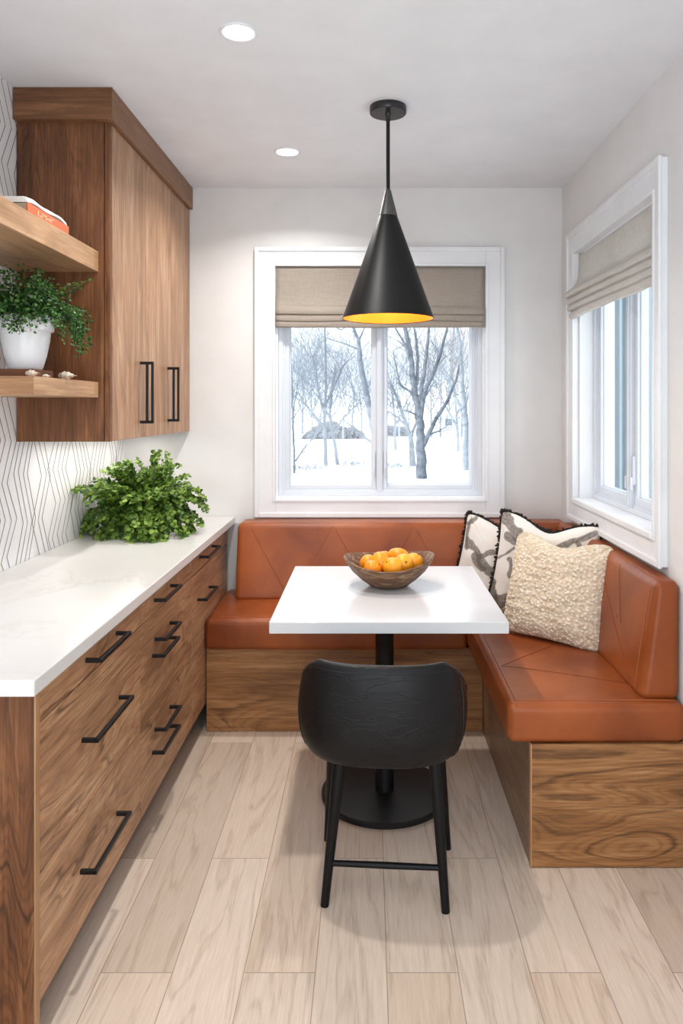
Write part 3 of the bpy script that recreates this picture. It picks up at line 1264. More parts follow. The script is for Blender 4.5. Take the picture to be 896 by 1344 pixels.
def painter(strokes, seed):
    def f(u, v, side, val):
        nx = noise.noise(Vector((u * 4 + seed, v * 4, 1.7))) * .055
        ny = noise.noise(Vector((u * 4, v * 4 + seed, 7.7))) * .055
        p = (u + nx, v + ny)
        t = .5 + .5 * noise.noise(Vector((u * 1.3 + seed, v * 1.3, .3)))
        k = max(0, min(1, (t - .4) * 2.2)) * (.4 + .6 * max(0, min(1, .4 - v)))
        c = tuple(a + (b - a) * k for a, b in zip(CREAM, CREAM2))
        for (a, b, w, col) in strokes:
            q = p if side == -1 else (-p[0], p[1])
            d = seg_d(q, a, b)
            ww = w * (1 + .5 * noise.noise(Vector((u * 7 + seed, v * 7, 3.3))))
            m = max(0, min(1, (ww - d) / .014))
            if m > 0:
                dry = .82 + .18 * noise.noise(Vector((u * 22, v * 22, seed)))
                c = tuple(x + (y_ - x) * m * dry for x, y_ in zip(c, col))
        return c
    return f


def add_pillow(name, label, size, thick, dip, strokes, seed, mtx, cat='pillow'):
    r = thing(name, label, cat, mtx.to_translation(), 'patterned cushions with black fringe')
    r.rotation_euler = mtx.to_euler()
    bm, per = pillow_mesh(size, thick, 130, dip, painter(strokes, seed), None, seed)
    obj('cover', bm, M['painted'], r, smooth=True, local=True)
    rr = random.Random(seed)
    bm = new_bm()
    for k, p in enumerate(per):
        q = per[(k + 1) % len(per)]
        c = Vector((0, 0, size / 2))
        out = (p - c)
        out.y = 0
        out.normalize()
        for _ in range(2):
            b = p.lerp(q, rr.random())
            d = (out + Vector((rr.uniform(-.9, .9), rr.uniform(-.9, .9), rr.uniform(-.9, .9)))).normalized()
            L = rr.uniform(.009, .019)
            tube(bm, [b - out * .003, b + d * L * .6, b + d * L + Vector((rr.uniform(-.003, .003), 0, -.002))], [.0052, .005, .0032], 5)
    obj('fringe', bm, M['fringe'], r, local=True, label='black tufted fringe')
    return r


def lean_matrix(base, yaw, tilt, roll=0):
    """stands at base, faces direction yaw (0 = towards the camera), leans back by tilt, rolled in its own plane"""
    return Matrix.Translation(base) @ Matrix.Rotation(yaw, 4, 'Z') @ Matrix.Rotation(-tilt, 4, 'X') @ Matrix.Rotation(roll, 4, 'Y')


st1 = [((-.95, .75), (-.75, .95), .06, GREY), ((.2, .9), (.6, .98), .05, GREY), ((-.85, .35), (-.45, .05), .09, GREY), ((-.45, .05), (.8, .75), .07, GREY), ((-.4, .0), (.15, -.45), .12, GREY), ((.1, -.4), (.32, -.6), .10, GREY), ((-.6, .05), (-.3, -.2), .09, GREY),
       ((.35, -.95), (.8, -.75), .11, DARK), ((.8, -.75), (.95, -.1), .07, DARK), ((-.9, .9), (-.85, .2), .05, GREY), ((-.7, -.6), (-.2, -.9), .05, GREY)]
st2 = [((-.85, .85), (-.55, .62), .15, GREY), ((-.75, .5), (-.15, .42), .09, GREY), ((-.15, .42), (0, .36), .06, GREY), ((-.95, .05), (-.4, .4), .035, GREY),
       ((.15, .15), (.5, -.2), .055, GREY), ((.08, .42), (.95, .86), .07, GREY), ((.1, .42), (.4, .05), .06, GREY), ((.66, .66), (.78, .3), .055, GREY), ((-.62, .05), (-.5, -.25), .07, GREY),
       ((-.95, -.45), (-.8, -.9), .10, DARK), ((-.8, -.8), (-.2, -.65), .12, srgb(88, 78, 70)), ((-.3, -.6), (.2, -.9), .13, srgb(140, 124, 106))]
add_pillow('throw_pillow', 'cream pillow with grey brushstrokes and black fringe, against the back backrest beside the table corner', .385, .13, .03, st1, 2.0,
           lean_matrix(Vector((.532, 3.225, .486)), math.radians(-22), math.radians(14), math.radians(9)))
add_pillow('throw_pillow', 'cream pillow with grey brushstrokes and black fringe, standing in the corner behind the fleecy pillow', .43, .14, .05, st2, 5.0,
           lean_matrix(Vector((.672, 2.995, .488)), math.radians(-31), math.radians(13), math.radians(5)))


def boucle_rough(u, v, side, p):
    q = p * 95
    a = noise.noise(q)
    b = noise.noise(p * 210 + Vector((3, 1, 5)))
    d = noise.voronoi(p * 85)[0]
    cell = max(0, .55 - d[0])
    h = cell * .013 + a * .0025 + b * .002
    big = noise.noise(Vector((u * 1.5, v * 9, side))) * .004
    c = Vector((p.x * .15, side, (p.z - .18) * .15)).normalized()
    return cell / .55 + a * .3, c * (h + big)


def boucle_paint(u, v, side, val):
    k = max(0, min(1, .15 + val * .95))
    lo, hi = srgb(206, 186, 158), srgb(250, 242, 228)
    return tuple(a + (b - a) * k for a, b in zip(lo, hi))


mtx = lean_matrix(Vector((.668, 2.74, .489)), math.radians(-36), math.radians(16), math.radians(3))
r = thing('throw_pillow', 'fleecy cream boucle pillow without pattern, foremost on the side bench cushion', 'pillow', mtx.to_translation())
r.rotation_euler = mtx.to_euler()
bm, per = pillow_mesh(.395, .15, 190, .035, boucle_paint, boucle_rough, 9)
obj('cover', bm, M['boucle'], r, smooth=True, local=True)

# ------------------------------------------------------------------ table
TZ = .72
r = thing('pedestal_table', 'square white quartz table on a black round pedestal, in front of the leather bench', 'table', (.058, 2.6, 0))
obj('tabletop', bx(-.298, .418, 2.205, 2.985, TZ - .035, TZ, bev=.002), M['table_quartz'], r)
obj('pedestal', lathe(new_bm(), [(0, .02), (.0335, .02), (.0325, .03), (.0325, .67), (.11, .672), (.11, .684), (0, .684)], 40, (.055, 2.6, 0)), M['black'], r, smooth=True, auto=40)
obj('base', lathe(new_bm(), [(0, .0005), (.219, .0005), (.221, .003), (.221, .016), (.217, .020), (.05, .022), (0, .022)], 80, (.055, 2.6, 0)), plain('base_black', (.012, .012, .013), .35, spec=.35), r, smooth=True, auto=40)

# fruit bowl
BC = Vector((.072, 2.655, TZ + .0004))
BR = .160
bm = new_bm()


def bowob(q, a, j):
    lift = .012 * math.cos(2 * a) * (q.z / .09) + .005 * math.sin(a + .7) * (q.z / .09)
    return Vector((q.x * (1 + .02 * math.cos(2 * a)), q.y * .95, q.z + lift))


lathe(bm, [(0, 0), (.055, 0), (.068, .004), (.10, .026), (.13, .052), (.150, .078), (.159, .092), (.160, .097), (.156, .099), (.150, .095), (.138, .078), (.115, .052), (.085, .028), (.05, .016), (0, .014)], 72, BC, bowob)
r = top('fruit_bowl', bm, M['bowl_wood'], 'rustic carved wooden bowl full of oranges in the middle of the table', 'bowl', BC, smooth=True, auto=60)
# oranges: px centre, py centre, depth, radius, stretch
fr = [((479, 734), 2.635, .036, 1, 'at the front on the bowl\'s left side, lowest of the pile'), ((477, 731), 2.72, .033, 1, 'behind it at the left rim'),
      ((499, 730), 2.67, .036, 1, 'in the second place from the left along the front'), ((513, 735), 2.60, .036, 1, 'front and centre, with a greenish navel'),
      ((527, 734), 2.655, .037, 1, 'right of centre'), ((543, 729), 2.70, .035, 1, 'at the right rim'), ((519, 726), 2.73, .036, 1, 'topmost, at the back'), ((507, 726), 2.76, .033, 1, '')]
labs = ['orange at the lower left front of the wooden bowl', 'orange against the left back rim of the wooden bowl', 'tall orange standing left of the middle of the pile',
        'orange with a greenish navel at the front of the pile', 'bright orange just right of the front one with the navel', 'orange nearest the right rim of the wooden bowl',
        'topmost orange at the back of the pile', 'half hidden orange low at the back of the bowl']
spots = [(-.058, -.036, .066, .034, (1.05, 1, .95), 1), (-.074, .036, .072, .032, (1, 1, 1), 2), (-.030, .0, .084, .035, (.95, 1, 1.12), 3), (.012, -.048, .076, .036, (1.08, 1, .95), 4),
         (.052, -.018, .083, .035, (1, 1, 1.0), 5), (.092, .030, .078, .034, (1, 1, .98), 6), (.035, .052, .094, .035, (1.2, 1, .85), 7), (-.015, .085, .074, .034, (1, 1, 1), 8)]
for (dx, dy, dz, rad, sc, sd), lab in zip(spots, labs):
    c = BC + Vector((dx, dy, dz))
    r = thing('orange', lab, 'fruit', c - Vector((0, 0, rad * .9)), 'oranges in the wooden bowl')
    bm = new_bm()
    ball(bm, (0, 0, 0), rad, *sc, u=28, v=18)
    R = Matrix.Rotation(sd * 1.3, 3, 'Z') @ Matrix.Rotation(.5 + .35 * (sd % 3), 3, 'X')
    for v in bm.verts:
        k = 1 + .03 * noise.noise(v.co * 30 + Vector((sd, 0, 0)))
        pole = max(0, abs(v.co.z) / (rad * sc[2]) - .93)
        v.co = v.co * (k - pole * .9)
        v.co = (R @ v.co) + c
    peel = obj('peel', bm, M['orange'], r, smooth=True)
    bm = new_bm()
    ball(bm, (0, 0, 0), .0045, 1, 1, .5, 8, 6)
    for v in bm.verts:
        v.co = R @ (v.co + Vector((0, 0, rad * sc[2] * .945))) + c
    obj('navel', bm, M['navel'], r, smooth=True)

# ------------------------------------------------------------------ chair
CX, CY = .042, 2.135
r = thing('dining_chair', 'black leather bucket chair with tapered black legs, its back to the room, at the table', 'chair', (CX, CY, 0))
YAW = math.radians(-4)
RIMD = .165
RC = Matrix.Rotation(YAW, 3, 'Z')


def plan(s, k=1.0):
    """s in [-1,1] around the shell from one arm front over the back to the other; returns x,y"""
    A, B, Lf = .240 * k, .215 * k, .15
    q = abs(s)
    if q < .72:
        a = q / .72 * PI / 2
        n = 2.7
        x = A * abs(math.sin(a)) ** (2 / n)
        y = -B * abs(math.cos(a)) ** (2 / n)
    else:
        t = (q - .72) / .28
        x = A * (1 - .05 * t * t)
        y = Lf * t
    return (x if s >= 0 else -x), y


bm = new_bm()
NS, NV = 64, 14
ring = []
for i in range(NS + 1):
    s = -1 + 2 * i / NS
    q = abs(s)
    x0, y0 = plan(s)
    zr = .683
    if q > .36:
        t = (q - .36) / .64
        zr = .683 - RIMD * (t ** 1.15)
    if q > .93:
        zr -= .035 * ((q - .93) / .07) ** 2
    col = []
    for j in range(NV + 1):
        v = j / NV
        # lower part rounds in under the seat, upper part goes slightly inward
        if v < .5:
            a = v / .5 * PI / 2
            k = .80 + .20 * math.sin(a)
            z = .405 + .115 * (1 - math.cos(a)) ** 1.1
        else:
            t = (v - .5) / .5
            k = 1.0 - .055 * t * t
            z = .52 + (zr - .52) * t
        col.append(bm.verts.new((x0 * k, y0 * k + .012 * (v - .5), z)))
    ring.append(col)
for a, b in zip(ring, ring[1:]):
    for j in range(NV):
        bm.faces.new((a[j], b[j], b[j + 1], a[j + 1]))
# underside pan
cen = bm.verts.new((0, .02, .402))
for a, b in zip(ring, ring[1:]):
    bm.faces.new((cen, b[0], a[0]))
bm.faces.new((cen, ring[0][0], ring[-1][0]))
bmesh.ops.recalc_face_normals(bm, faces=bm.faces[:])
for v in bm.verts:
    v.co = RC @ v.co + Vector((CX, CY, 0))
bm.normal_update()
sh = obj('shell', bm, M['black_leather'], r, smooth=True)
md = sh.modifiers.new('thick', 'SOLIDIFY')
md.thickness = .03
md.offset = -1
md = sh.modifiers.new('soft', 'SUBSURF')
md.levels = 1
md.render_levels = 1

# vertical side seams and rim seam
for s in (-.58, .52):
    bm = new_bm()
    i = round((s + 1) / 2 * NS)
    pts = []
    for j in range(NV + 1):
        v = j / NV
        x0, y0 = plan(s)
        q = abs(s)
        zr = .683 - (RIMD * ((q - .36) / .64) ** 1.15 if q > .36 else 0)
        if v < .5:
            a = v / .5 * PI / 2
            k = .80 + .20 * math.sin(a)
            z = .405 + .115 * (1 - math.cos(a)) ** 1.1
        else:
            t = (v - .5) / .5
            k = 1.0 - .055 * t * t
            z = .52 + (zr - .012 - .52) * t
        pts.append(RC @ Vector((x0 * k, y0 * k + .012 * (v - .5), z)) + Vector((CX, CY, 0)))
    tube(bm, pts, .003, 6)
    obj('seam', bm, M['chair_seam'], r)
bm = new_bm()
pts = []
for i in range(NS + 1):
    s = (-1 + 2 * i / NS) * .9
    q = abs(s)
    x0, y0 = plan(s)
    zr = .683 - (RIMD * ((q - .36) / .64) ** 1.15 if q > .36 else 0)
    t = 1 - .022 / max(.05, zr - .52)
    k = 1.0 - .055 * t * t
    v = .5 + .5 * t
    pts.append(RC @ Vector((x0 * k, y0 * k + .012 * (v - .5), zr - .022)) + Vector((CX, CY, 0)))
tube(bm, pts, .0014, 6)
obj('seam', bm, M['chair_seam'], r)
bm = new_bm()
cushion(bm, (0, .02, .475), (.178, .19, .032), .03, (0, .0, .012), 10, 4)
for v in bm.verts:
    v.co = RC @ v.co + Vector((CX, CY, 0))
obj('seat', bm, M['black_leather'], r, smooth=True)
legs = [((-.078, 2.06, .415), (-.121, 2.018, 0)), ((.180, 2.05, .415), (.207, 1.992, 0)), ((-.105, 2.25, .415), (-.130, 2.325, 0)), ((.205, 2.235, .415), (.242, 2.28, 0))]
for a, b in legs:
    bm = new_bm()
    a, b = Vector(a), Vector(b)
    n = 6
    tube(bm, [a.lerp(b, k / n) for k in range(n + 1)] , [.0185, .0178, .0165, .015, .0138, .0125, .0115], 14)
    obj('leg', bm, M['black_wood'], r, smooth=True, auto=40)
bm = new_bm()
t = .735
p, q = Vector(legs[0][0]).lerp(Vector(legs[0][1]), t), Vector(legs[1][0]).lerp(Vector(legs[1][1]), t)
tube(bm, [p, p.lerp(q, .5), q], [.008, .009, .008], 10)
obj('stretcher', bm, M['black_wood'], r, smooth=True, auto=40)

# ------------------------------------------------------------------ pendant
PX, PY = .068, 2.63
r = thing('pendant_lamp', 'black cone pendant lamp with gold inside, hanging over the table', 'pendant lamp', (PX, PY, ZC))
obj('canopy', lathe(new_bm(), [(0, 0), (.065, 0), (.0655, -.004), (.0655, -.022), (.063, -.025), (.012, -.025), (.009, -.03), (.009, -.05), (0, -.05)], 48, (PX, PY, ZC)), M['canopy'], r, smooth=True, auto=40)
obj('rod', lathe(new_bm(), [(.0068, -.04), (.0068, -.30)], 16, (PX, PY, ZC)), M['black'], r, smooth=True)
obj('cap', lathe(new_bm(), [(0, 2.136), (.0095, 2.136), (.011, 2.13), (.0335, 2.042), (.0325, 2.040), (0, 2.04)], 40, (PX, PY, 0)), M['gunmetal'], r, smooth=True, auto=40)
sh = obj('shade', lathe(new_bm(), [(.0325, 2.041), (.163, 1.6765), (.1622, 1.6755), (.161, 1.6765), (.031, 2.0395)], 80, (PX, PY, 0)), M['shade_black'], r, smooth=True, auto=40)
obj('lining', lathe(new_bm(), [(.0306, 2.0365), (.1602, 1.6775)], 80, (PX, PY, 0)), M['gold'], sh, smooth=True, label='gold inner lining of the shade')
bm = new_bm()
ball(bm, (PX, PY, 1.80), .030, 1, 1, 1.2, 20, 14)
tube(bm, [(PX, PY, 1.83), (PX, PY, 2.035)], .013, 12)
obj('bulb', bm, M['bulb'], r, smooth=True)

# recessed lights
for (px, py, lab) in ((313, 42, 'larger round recessed ceiling light, nearest the camera'), (377, 199, 'smaller round recessed ceiling light, between the wall cabinet and the pendant')):
    d = (ZC - CH) * F / (VY - py)
    x = (px - VX) * d / F
    r = thing('recessed_light', lab, 'ceiling light', (x, d, ZC), 'recessed ceiling lights')
    obj('trim_ring', lathe(new_bm(), [(.054, 0), (.0545, -.003), (.052, -.005), (.045, -.004), (.043, -.001)], 48, (x, d, ZC)), M['trim_white'], r, smooth=True)
    obj('lens', lathe(new_bm(), [(0, -.0025), (.044, -.0025)], 40, (x, d, ZC)), M['lamp_glow'], r)
    L = bpy.data.lights.new('downlight', 'AREA')
    L.shape = 'DISK'
    L.size = .08
    L.energy = 9
    L.color = (1, .965, .92)
    L.spread = math.radians(140)
    lo = bpy.data.objects.new('downlight', L)
    lo.location = (x, d, ZC - .012)
    COL.objects.link(lo)

# ------------------------------------------------------------------ exterior
GZ = -.6
bm = new_bm()
GN = 60
gv = {}
for i in range(GN + 1):
    for j in range(GN + 1):
        x = -70 + 140 * i / GN
        y = 4.2 + 110 * (j / GN) ** 1.6
        z = GZ + .10 * noise.noise(Vector((x * .12, y * .12, 0))) + .05 * noise.noise(Vector((x * .5, y * .5, 2)))
        gv[i, j] = bm.verts.new((x, y, z))
for i in range(GN):
    for j in range(GN):
        bm.faces.new((gv[i, j], gv[i + 1, j], gv[i + 1, j + 1], gv[i, j + 1]))
g = struct('ground', bm, M['snow'], smooth=True)


def limb(bm, pts, r0, r1, n=7):
    m = len(pts)
    tube(bm, pts, [r0 + (r1 - r0) * k / (m - 1) for k in range(m)], n, False)


def twigs(bm, p, d, L, rad, depth, rr, spread=.55, up=.12, n=3):
    """recursive bare branching from p along d"""
    k = 3
    pts = [p.copy()]
    q = p.copy()
    dd = d.copy()
    for i in range(k):
        dd = (dd + Vector((rr.uniform(-.22, .22), rr.uniform(-.22, .22), rr.uniform(-.1, .22) * 1.0))).normalized()
        q = q + dd * (L / k)
        pts.append(q.copy())
    tube(bm, pts, [rad * (1 - .5 * i / k) for i in range(k + 1)], n, False)
    if depth <= 0:
        return
    for i in range(rr.choice((2, 3, 3))):
        s = rr.uniform(.45, 1)
        b = p.lerp(q, s) if s < .8 else q
        nd = (dd + Vector((rr.uniform(-1, 1), rr.uniform(-1, 1), rr.uniform(-.6, .8) + up)) * spread * 1.4).normalized()
        twigs(bm, b, nd, L * rr.uniform(.62, .85), rad * .55, depth - 1, rr, spread, up, 3)


def tree(label, d, limbs, mats, seed, depth=4, tw=10, tl=.9, trad=.016, group='bare trees in the snow', spread=.55):
    """limbs: list of (pixel polyline, r0, r1) at distance d; limbs[0] is the trunk"""
    rr = random.Random(seed)
    base = P(*limbs[0][0][0], d)
    r = thing('bare_tree', label, 'tree', base, group)
    bt = new_bm()
    bc = new_bm()
    for k, (poly, r0, r1) in enumerate(limbs):
        pts = []
        for i, (px, py) in enumerate(poly):
            dep = d + (0 if k == 0 else rr.uniform(-.03, .03) * d * min(1, i * .5))
            q = P(px, py, dep)
            pts.append(q)
        if k == 0:
            pts[0].z = min(pts[0].z, GZ) - .12
        fine = []
        for a, b in zip(pts, pts[1:]):
            for m in range(3):
                fine.append(a.lerp(b, m / 3) + Vector((rr.uniform(-.4, .4), rr.uniform(-.4, .4), 0)) * r0 * .4)
        fine.append(pts[-1])
        limb(bt, fine, r0, r1)
        lo = len(fine) // 2 if k == 0 else len(fine) // 4
        for m in range(tw):
            i = rr.randint(lo, len(fine) - 1)
            dirn = (fine[i] - fine[i - 1]).normalized()
            nd = (dirn * .6 + Vector((rr.uniform(-1, 1), rr.uniform(-.8, .8), rr.uniform(-.35, .75))) * .9).normalized()
            twigs(bc, fine[i], nd, tl * rr.uniform(.6, 1.1), trad, depth, rr, spread)
    obj('trunk', bt, M[mats[0]], r, smooth=True)
    obj('branches', bc, M[mats[1]], r)
    return r


def pxr(w, d):
    return w * d / F / 2


# main tree in the right pane
d = 20.5
tree('largest bare tree, with the thick forked trunk in the right pane of the back window', d, [
    ([(553, 628), (553, 605), (552, 580), (551, 560), (549, 540), (545, 515), (541, 490), (537, 460), (532, 430), (527, 390)], pxr(15, d), pxr(4, d)),
    ([(555, 585), (563, 568), (573, 548), (588, 524), (598, 500), (602, 480)], pxr(7, d), pxr(2, d)),
    ([(552, 548), (557, 515), (565, 496), (575, 474), (583, 445), (590, 415)], pxr(7, d), pxr(2.5, d)),
    ([(550, 530), (556, 490), (560, 460), (563, 430), (570, 395)], pxr(6, d), pxr(2.5, d)),
    ([(547, 505), (548, 470), (545, 440), (539, 405)], pxr(5, d), pxr(2, d)),
    ([(542, 490), (533, 455), (521, 435), (508, 410)], pxr(4.5, d), pxr(1.5, d)),
    ([(547, 528), (537, 513), (525, 506), (519, 478), (516, 460)], pxr(4, d), pxr(1, d)),
    ([(551, 548), (541, 542), (532, 538)], pxr(3.5, d), pxr(1.5, d)),
    ([(560, 572), (575, 566), (585, 560)], pxr(2.5, d), pxr(1, d)),
], ('bark_near', 'bark_near'), 21, 3, 7, .75, .011, spread=.4)
d = 24.5
tree('leaning bare tree with thinner trunk just behind the largest one', d, [
    ([(543, 613), (540, 592), (538, 572), (531, 552), (523, 530), (514, 505)], pxr(9, d), pxr(3, d)),
    ([(538, 575), (548, 550), (556, 525), (570, 500)], pxr(4, d), pxr(1.5, d)),
    ([(534, 560), (522, 548), (510, 540)], pxr(4, d), pxr(1.5, d))], ('bark_mid', 'bark_mid'), 22, 4, 9, 1.1, .013)
d = 34
tree('small dark trunk at the left edge of the right pane', d, [
    ([(519, 596), (518, 575), (519, 555), (516, 530), (512, 500)], pxr(5, d), pxr(2, d)),
    ([(518, 560), (530, 535), (540, 515)], pxr(3, d), pxr(1, d))], ('bark_mid', 'bark_far'), 23, 4, 12, 1.7, .016)
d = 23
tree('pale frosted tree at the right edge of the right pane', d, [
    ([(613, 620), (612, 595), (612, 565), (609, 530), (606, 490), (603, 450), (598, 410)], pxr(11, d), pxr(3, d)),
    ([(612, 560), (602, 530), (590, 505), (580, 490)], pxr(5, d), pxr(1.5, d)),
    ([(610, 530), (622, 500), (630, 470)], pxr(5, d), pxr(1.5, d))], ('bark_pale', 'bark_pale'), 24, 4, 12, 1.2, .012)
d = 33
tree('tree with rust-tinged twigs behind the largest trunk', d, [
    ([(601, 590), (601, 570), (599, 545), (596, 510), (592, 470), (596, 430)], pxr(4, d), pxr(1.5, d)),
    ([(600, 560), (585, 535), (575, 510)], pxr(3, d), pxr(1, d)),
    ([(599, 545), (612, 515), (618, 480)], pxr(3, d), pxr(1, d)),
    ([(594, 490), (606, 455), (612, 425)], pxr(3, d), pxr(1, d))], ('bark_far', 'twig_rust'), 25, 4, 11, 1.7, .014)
# left pane
d = 25
tree('middle bare tree with straight trunk in the left pane', d, [
    ([(428, 609), (427, 585), (425, 560), (427, 530), (428, 490), (427, 450), (426, 410)], pxr(6, d), pxr(1.5, d)),
    ([(425, 560), (412, 545), (400, 530), (390, 515)], pxr(3.5, d), pxr(1, d)),
    ([(426, 545), (418, 515), (413, 480), (404, 450)], pxr(3.5, d), pxr(1, d)),
    ([(428, 530), (440, 505), (450, 480), (462, 470)], pxr(3, d), pxr(1, d))], ('bark_mid', 'bark_mid'), 26, 4, 14, 1.15, .011)
d = 25.5
tree('slanting bare tree right of the middle one in the left pane', d, [
    ([(443, 611), (441, 592), (436, 568), (432, 545), (436, 515), (440, 480)], pxr(5.5, d), pxr(1.5, d)),
    ([(437, 570), (448, 552), (460, 538), (472, 530)], pxr(3, d), pxr(1, d)),
    ([(434, 552), (424, 530), (410, 512)], pxr(3, d), pxr(1, d))], ('bark_mid', 'bark_mid'), 27, 4, 12, 1.15, .011)
d = 22
tree('twin-stemmed tree at the left edge of the left pane', d, [
    ([(380, 624), (379, 600), (381, 575), (380, 545), (384, 515), (382, 480)], pxr(5, d), pxr(1.5, d)),
    ([(386, 622), (386, 590), (384, 560), (386, 530), (392, 500)], pxr(3.5, d), pxr(1, d)),
    ([(388, 605), (398, 590), (408, 578), (418, 572)], pxr(2.5, d), pxr(.8, d))], ('bark_near', 'bark_mid'), 28, 4, 12, 1.0, .010)
d = 17
tree('overhanging tree whose bare branches cross the upper right of the left pane', d, [
    ([(497, 650), (496, 600), (492, 570), (486, 540), (478, 505), (472, 470), (470, 445), (462, 425), (452, 405)], pxr(14, d), pxr(2, d)),
    ([(495, 585), (478, 574), (462, 560), (450, 550)], pxr(4, d), pxr(1, d)),
    ([(469, 458), (455, 452), (438, 447), (424, 442)], pxr(2.5, d), pxr(.8, d)),
    ([(470, 450), (476, 435), (484, 420)], pxr(3, d), pxr(1, d)),
    ([(462, 425), (447, 433), (432, 425)], pxr(2, d), pxr(.7, d))], ('bark_near', 'bark_near'), 29, 2, 3, .6, .007, spread=.4)
# far hazy wood
rr = random.Random(99)
flab = ['hazy far tree in the wood behind the snowy field']
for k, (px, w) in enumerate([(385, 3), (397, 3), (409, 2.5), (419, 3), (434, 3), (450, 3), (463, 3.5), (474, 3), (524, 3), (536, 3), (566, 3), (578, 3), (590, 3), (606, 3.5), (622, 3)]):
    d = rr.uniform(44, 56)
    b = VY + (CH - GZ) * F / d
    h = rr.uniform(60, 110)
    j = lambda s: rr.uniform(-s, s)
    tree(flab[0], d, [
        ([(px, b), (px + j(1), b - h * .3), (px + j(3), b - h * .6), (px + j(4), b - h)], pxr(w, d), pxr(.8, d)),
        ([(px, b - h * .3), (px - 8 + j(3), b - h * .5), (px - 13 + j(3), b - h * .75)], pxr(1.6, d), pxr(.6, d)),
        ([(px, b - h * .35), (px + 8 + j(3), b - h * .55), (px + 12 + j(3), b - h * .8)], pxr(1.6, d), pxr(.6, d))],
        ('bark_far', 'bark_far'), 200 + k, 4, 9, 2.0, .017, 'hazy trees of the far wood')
# distant low hedge of scrub
for (x0, x1, d, zz, lab) in ((398, 478, 46, 1.05, 'long dark hedge across the far field in the left pane'), (500, 540, 52, .7, 'short dark hedge behind the trunks in the right pane')):
    bm = new_bm()
    n = 500
    a, b = P(x0, 0, d).x, P(x1, 0, d).x
    hr = random.Random(x0)
    for i in range(n):
        x = hr.uniform(a, b)
        y = d + hr.uniform(-.6, .6)
        h = (zz * (.45 + .5 * noise.noise(Vector((x * .6, 3, 1)))) + .25) * min(1, 5 * min(x - a, b - x) / (b - a) + .12)
        pz = GZ + hr.uniform(0, h)
        ball(bm, (x, y, pz), hr.uniform(.10, .2), 1, 1, hr.uniform(.7, 1.2), 5, 4)
    top('hedge', bm, M['hedge'], lab, 'hedge', ((a + b) / 2, d, GZ))
# scrubby stalks in the snow
for (x0, x1, py, lab) in ((385, 430, 616, 'low dry stalks poking through the snow below the twin-stemmed tree'), (448, 478, 610, 'low dry stalks in the snow right of the slanting tree'), (502, 535, 614, 'low dry stalks in the snow left of the largest trunk')):
    d = (CH - GZ) * F / (py - VY)
    bm = new_bm()
    hr = random.Random(x0)
    for i in range(80):
        p = P(hr.uniform(x0, x1), py, d)
        p.y += hr.uniform(-.8, .8)
        p.z = GZ
        tube(bm, [p, p + Vector((hr.uniform(-.15, .15), hr.uniform(-.1, .1), hr.uniform(.05, .2)))], .008, 3, False)
    so = top('dry_stalks', bm, M['bark_mid'], lab, 'dry plants', ((P(x0, 0, d).x + P(x1, 0, d).x) / 2, d, GZ))
    so['kind'] = 'stuff'
# small low shed far away
d = 50
r = thing('garden_shed', 'tiny low white shed far behind the largest tree, with a dark opening', 'shed', (P(593, 0, d).x, d, GZ))
a, b = P(580, 0, d).x, P(604, 0, d).x
obj('wall', bx(a, b, d, d + 1.2, GZ - .1, GZ + 1.35, bev=.01), plain('shed_white', srgb(226, 230, 236), .8), r)
obj('roof', bx(a - .15, b + .15, d - .2, d + 1.4, GZ + 1.352, GZ + 1.5, bev=.03), M['snow'], r)
obj('window', bx(P(584, 0, d).x, P(593, 0, d).x, d - .02, d - .001, GZ + .75, GZ + 1.2, bev=0), M['bark_mid'], r)
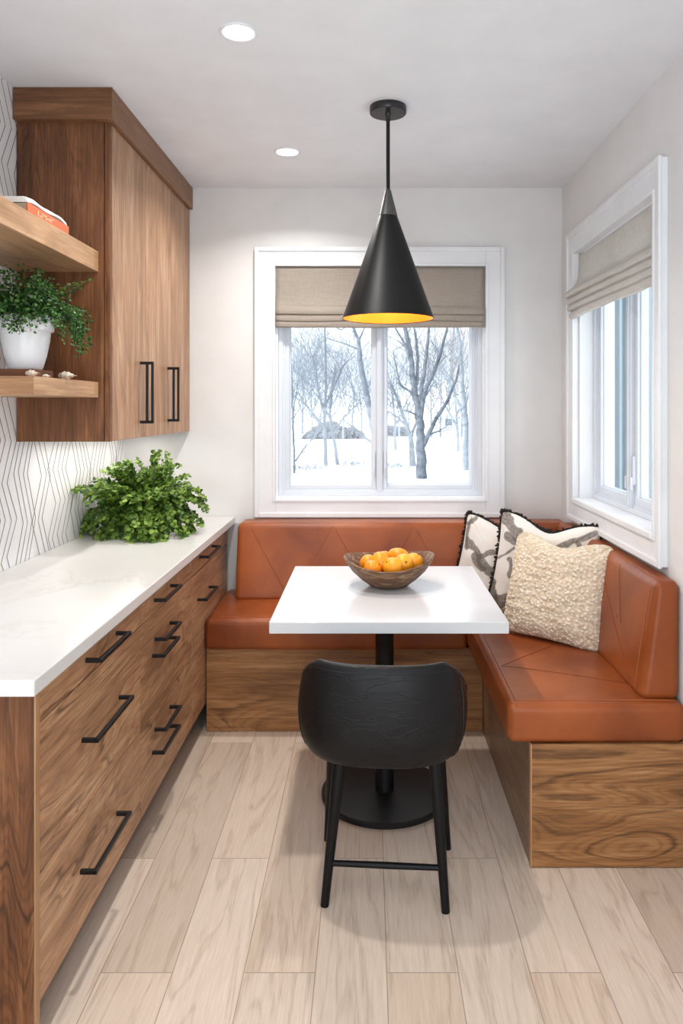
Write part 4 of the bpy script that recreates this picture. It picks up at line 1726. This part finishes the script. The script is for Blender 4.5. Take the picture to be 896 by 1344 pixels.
# made-up house; wall and battens stand in for stripes reflected in the side glass
r = thing('outside_house', 'blue-grey sided house wall beyond the side window', 'building', (5.2, 10, GZ))
obj('wall', bx(3.4, 7, 6.5, 22, GZ - .1, 5.2, bev=0), M['siding'], r)
for i in range(26):
    pass
bm = new_bm()
yy = 6.5
while yy < 22:
    box(bm, 3.375, 3.3995, yy, yy + .10, GZ, 5.2, 0)
    yy += .42
box(bm, 3.36, 3.3995, 8.7, 9.0, GZ, 5.2, 0)
obj('battens', bm, M['siding_trim'], r)
bm = new_bm()
vs = [bm.verts.new(p) for p in ((3.1, 6.2, 5.2), (7.3, 6.2, 5.2), (7.3, 22.3, 5.2), (3.1, 22.3, 5.2), (5.2, 6.2, 6.8), (5.2, 22.3, 6.8))]
for f in ((0, 1, 2, 3), (0, 4, 1), (2, 5, 3), (0, 3, 5, 4), (1, 4, 5, 2)):
    bm.faces.new([vs[k] for k in f])
bmesh.ops.recalc_face_normals(bm, faces=bm.faces[:])
obj('roof', bm, M['snow'], r)

# ------------------------------------------------------------------ light
w = bpy.data.worlds.new('overcast')
S.world = w
w.use_nodes = True
bg = w.node_tree.nodes['Background']
bg.inputs[0].default_value = (.90, .955, 1.0, 1)
bg.inputs[1].default_value = 2.8


def area(name, loc, tgt, sx, sy, e, c=(1, 1, 1), spread=180):
    L = bpy.data.lights.new(name, 'AREA')
    L.shape = 'RECTANGLE'
    L.size, L.size_y = sx, sy
    L.energy = e
    L.color = c
    L.spread = math.radians(spread)
    o = bpy.data.objects.new(name, L)
    o.location = loc
    d = Vector(tgt) - Vector(loc)
    o.rotation_euler = d.to_track_quat('-Z', 'Y').to_euler()
    COL.objects.link(o)
    return o


area('room_ceiling_light', (-.1, .15, 2.40), (-.1, .35, 0), 1.5, 1.3, 17, (.95, .98, 1))  # added fill above the camera, no ceiling fixture hangs there
area('room_softbox', (-.1, -2.3, 1.5), (0, 3.0, 1.2), 1.7, 1.4, 8, (.94, .97, 1))  # added frontal fill from behind the camera
area('ceiling_bounce', (-.1, -.9, .9), (0, .9, 2.43), 1.2, 1.2, 38, (.84, .93, 1))  # added upward fill behind the camera to brighten the ceiling
area('under_cabinet_light', (-1.05, 3.05, UB - .012), (-1.05, 3.05, 0), .05, .9, 2.2, (1, .95, .88))
L = bpy.data.lights.new('pendant_bulb', 'POINT')
L.energy = 2.6
L.color = (1, .66, .30)
L.shadow_soft_size = .03
o = bpy.data.objects.new('pendant_bulb', L)
o.location = (PX, PY, 1.735)
COL.objects.link(o)

S.view_settings.view_transform = 'Standard'
S.view_settings.look = 'None'
S.view_settings.exposure = 0
S.cycles.use_denoising = True
S.cycles.max_bounces = 10
S.cycles.diffuse_bounces = 5
S.cycles.transparent_max_bounces = 12
S.cycles.caustics_reflective = False
S.cycles.caustics_refractive = False
S.cycles.sample_clamp_indirect = 6
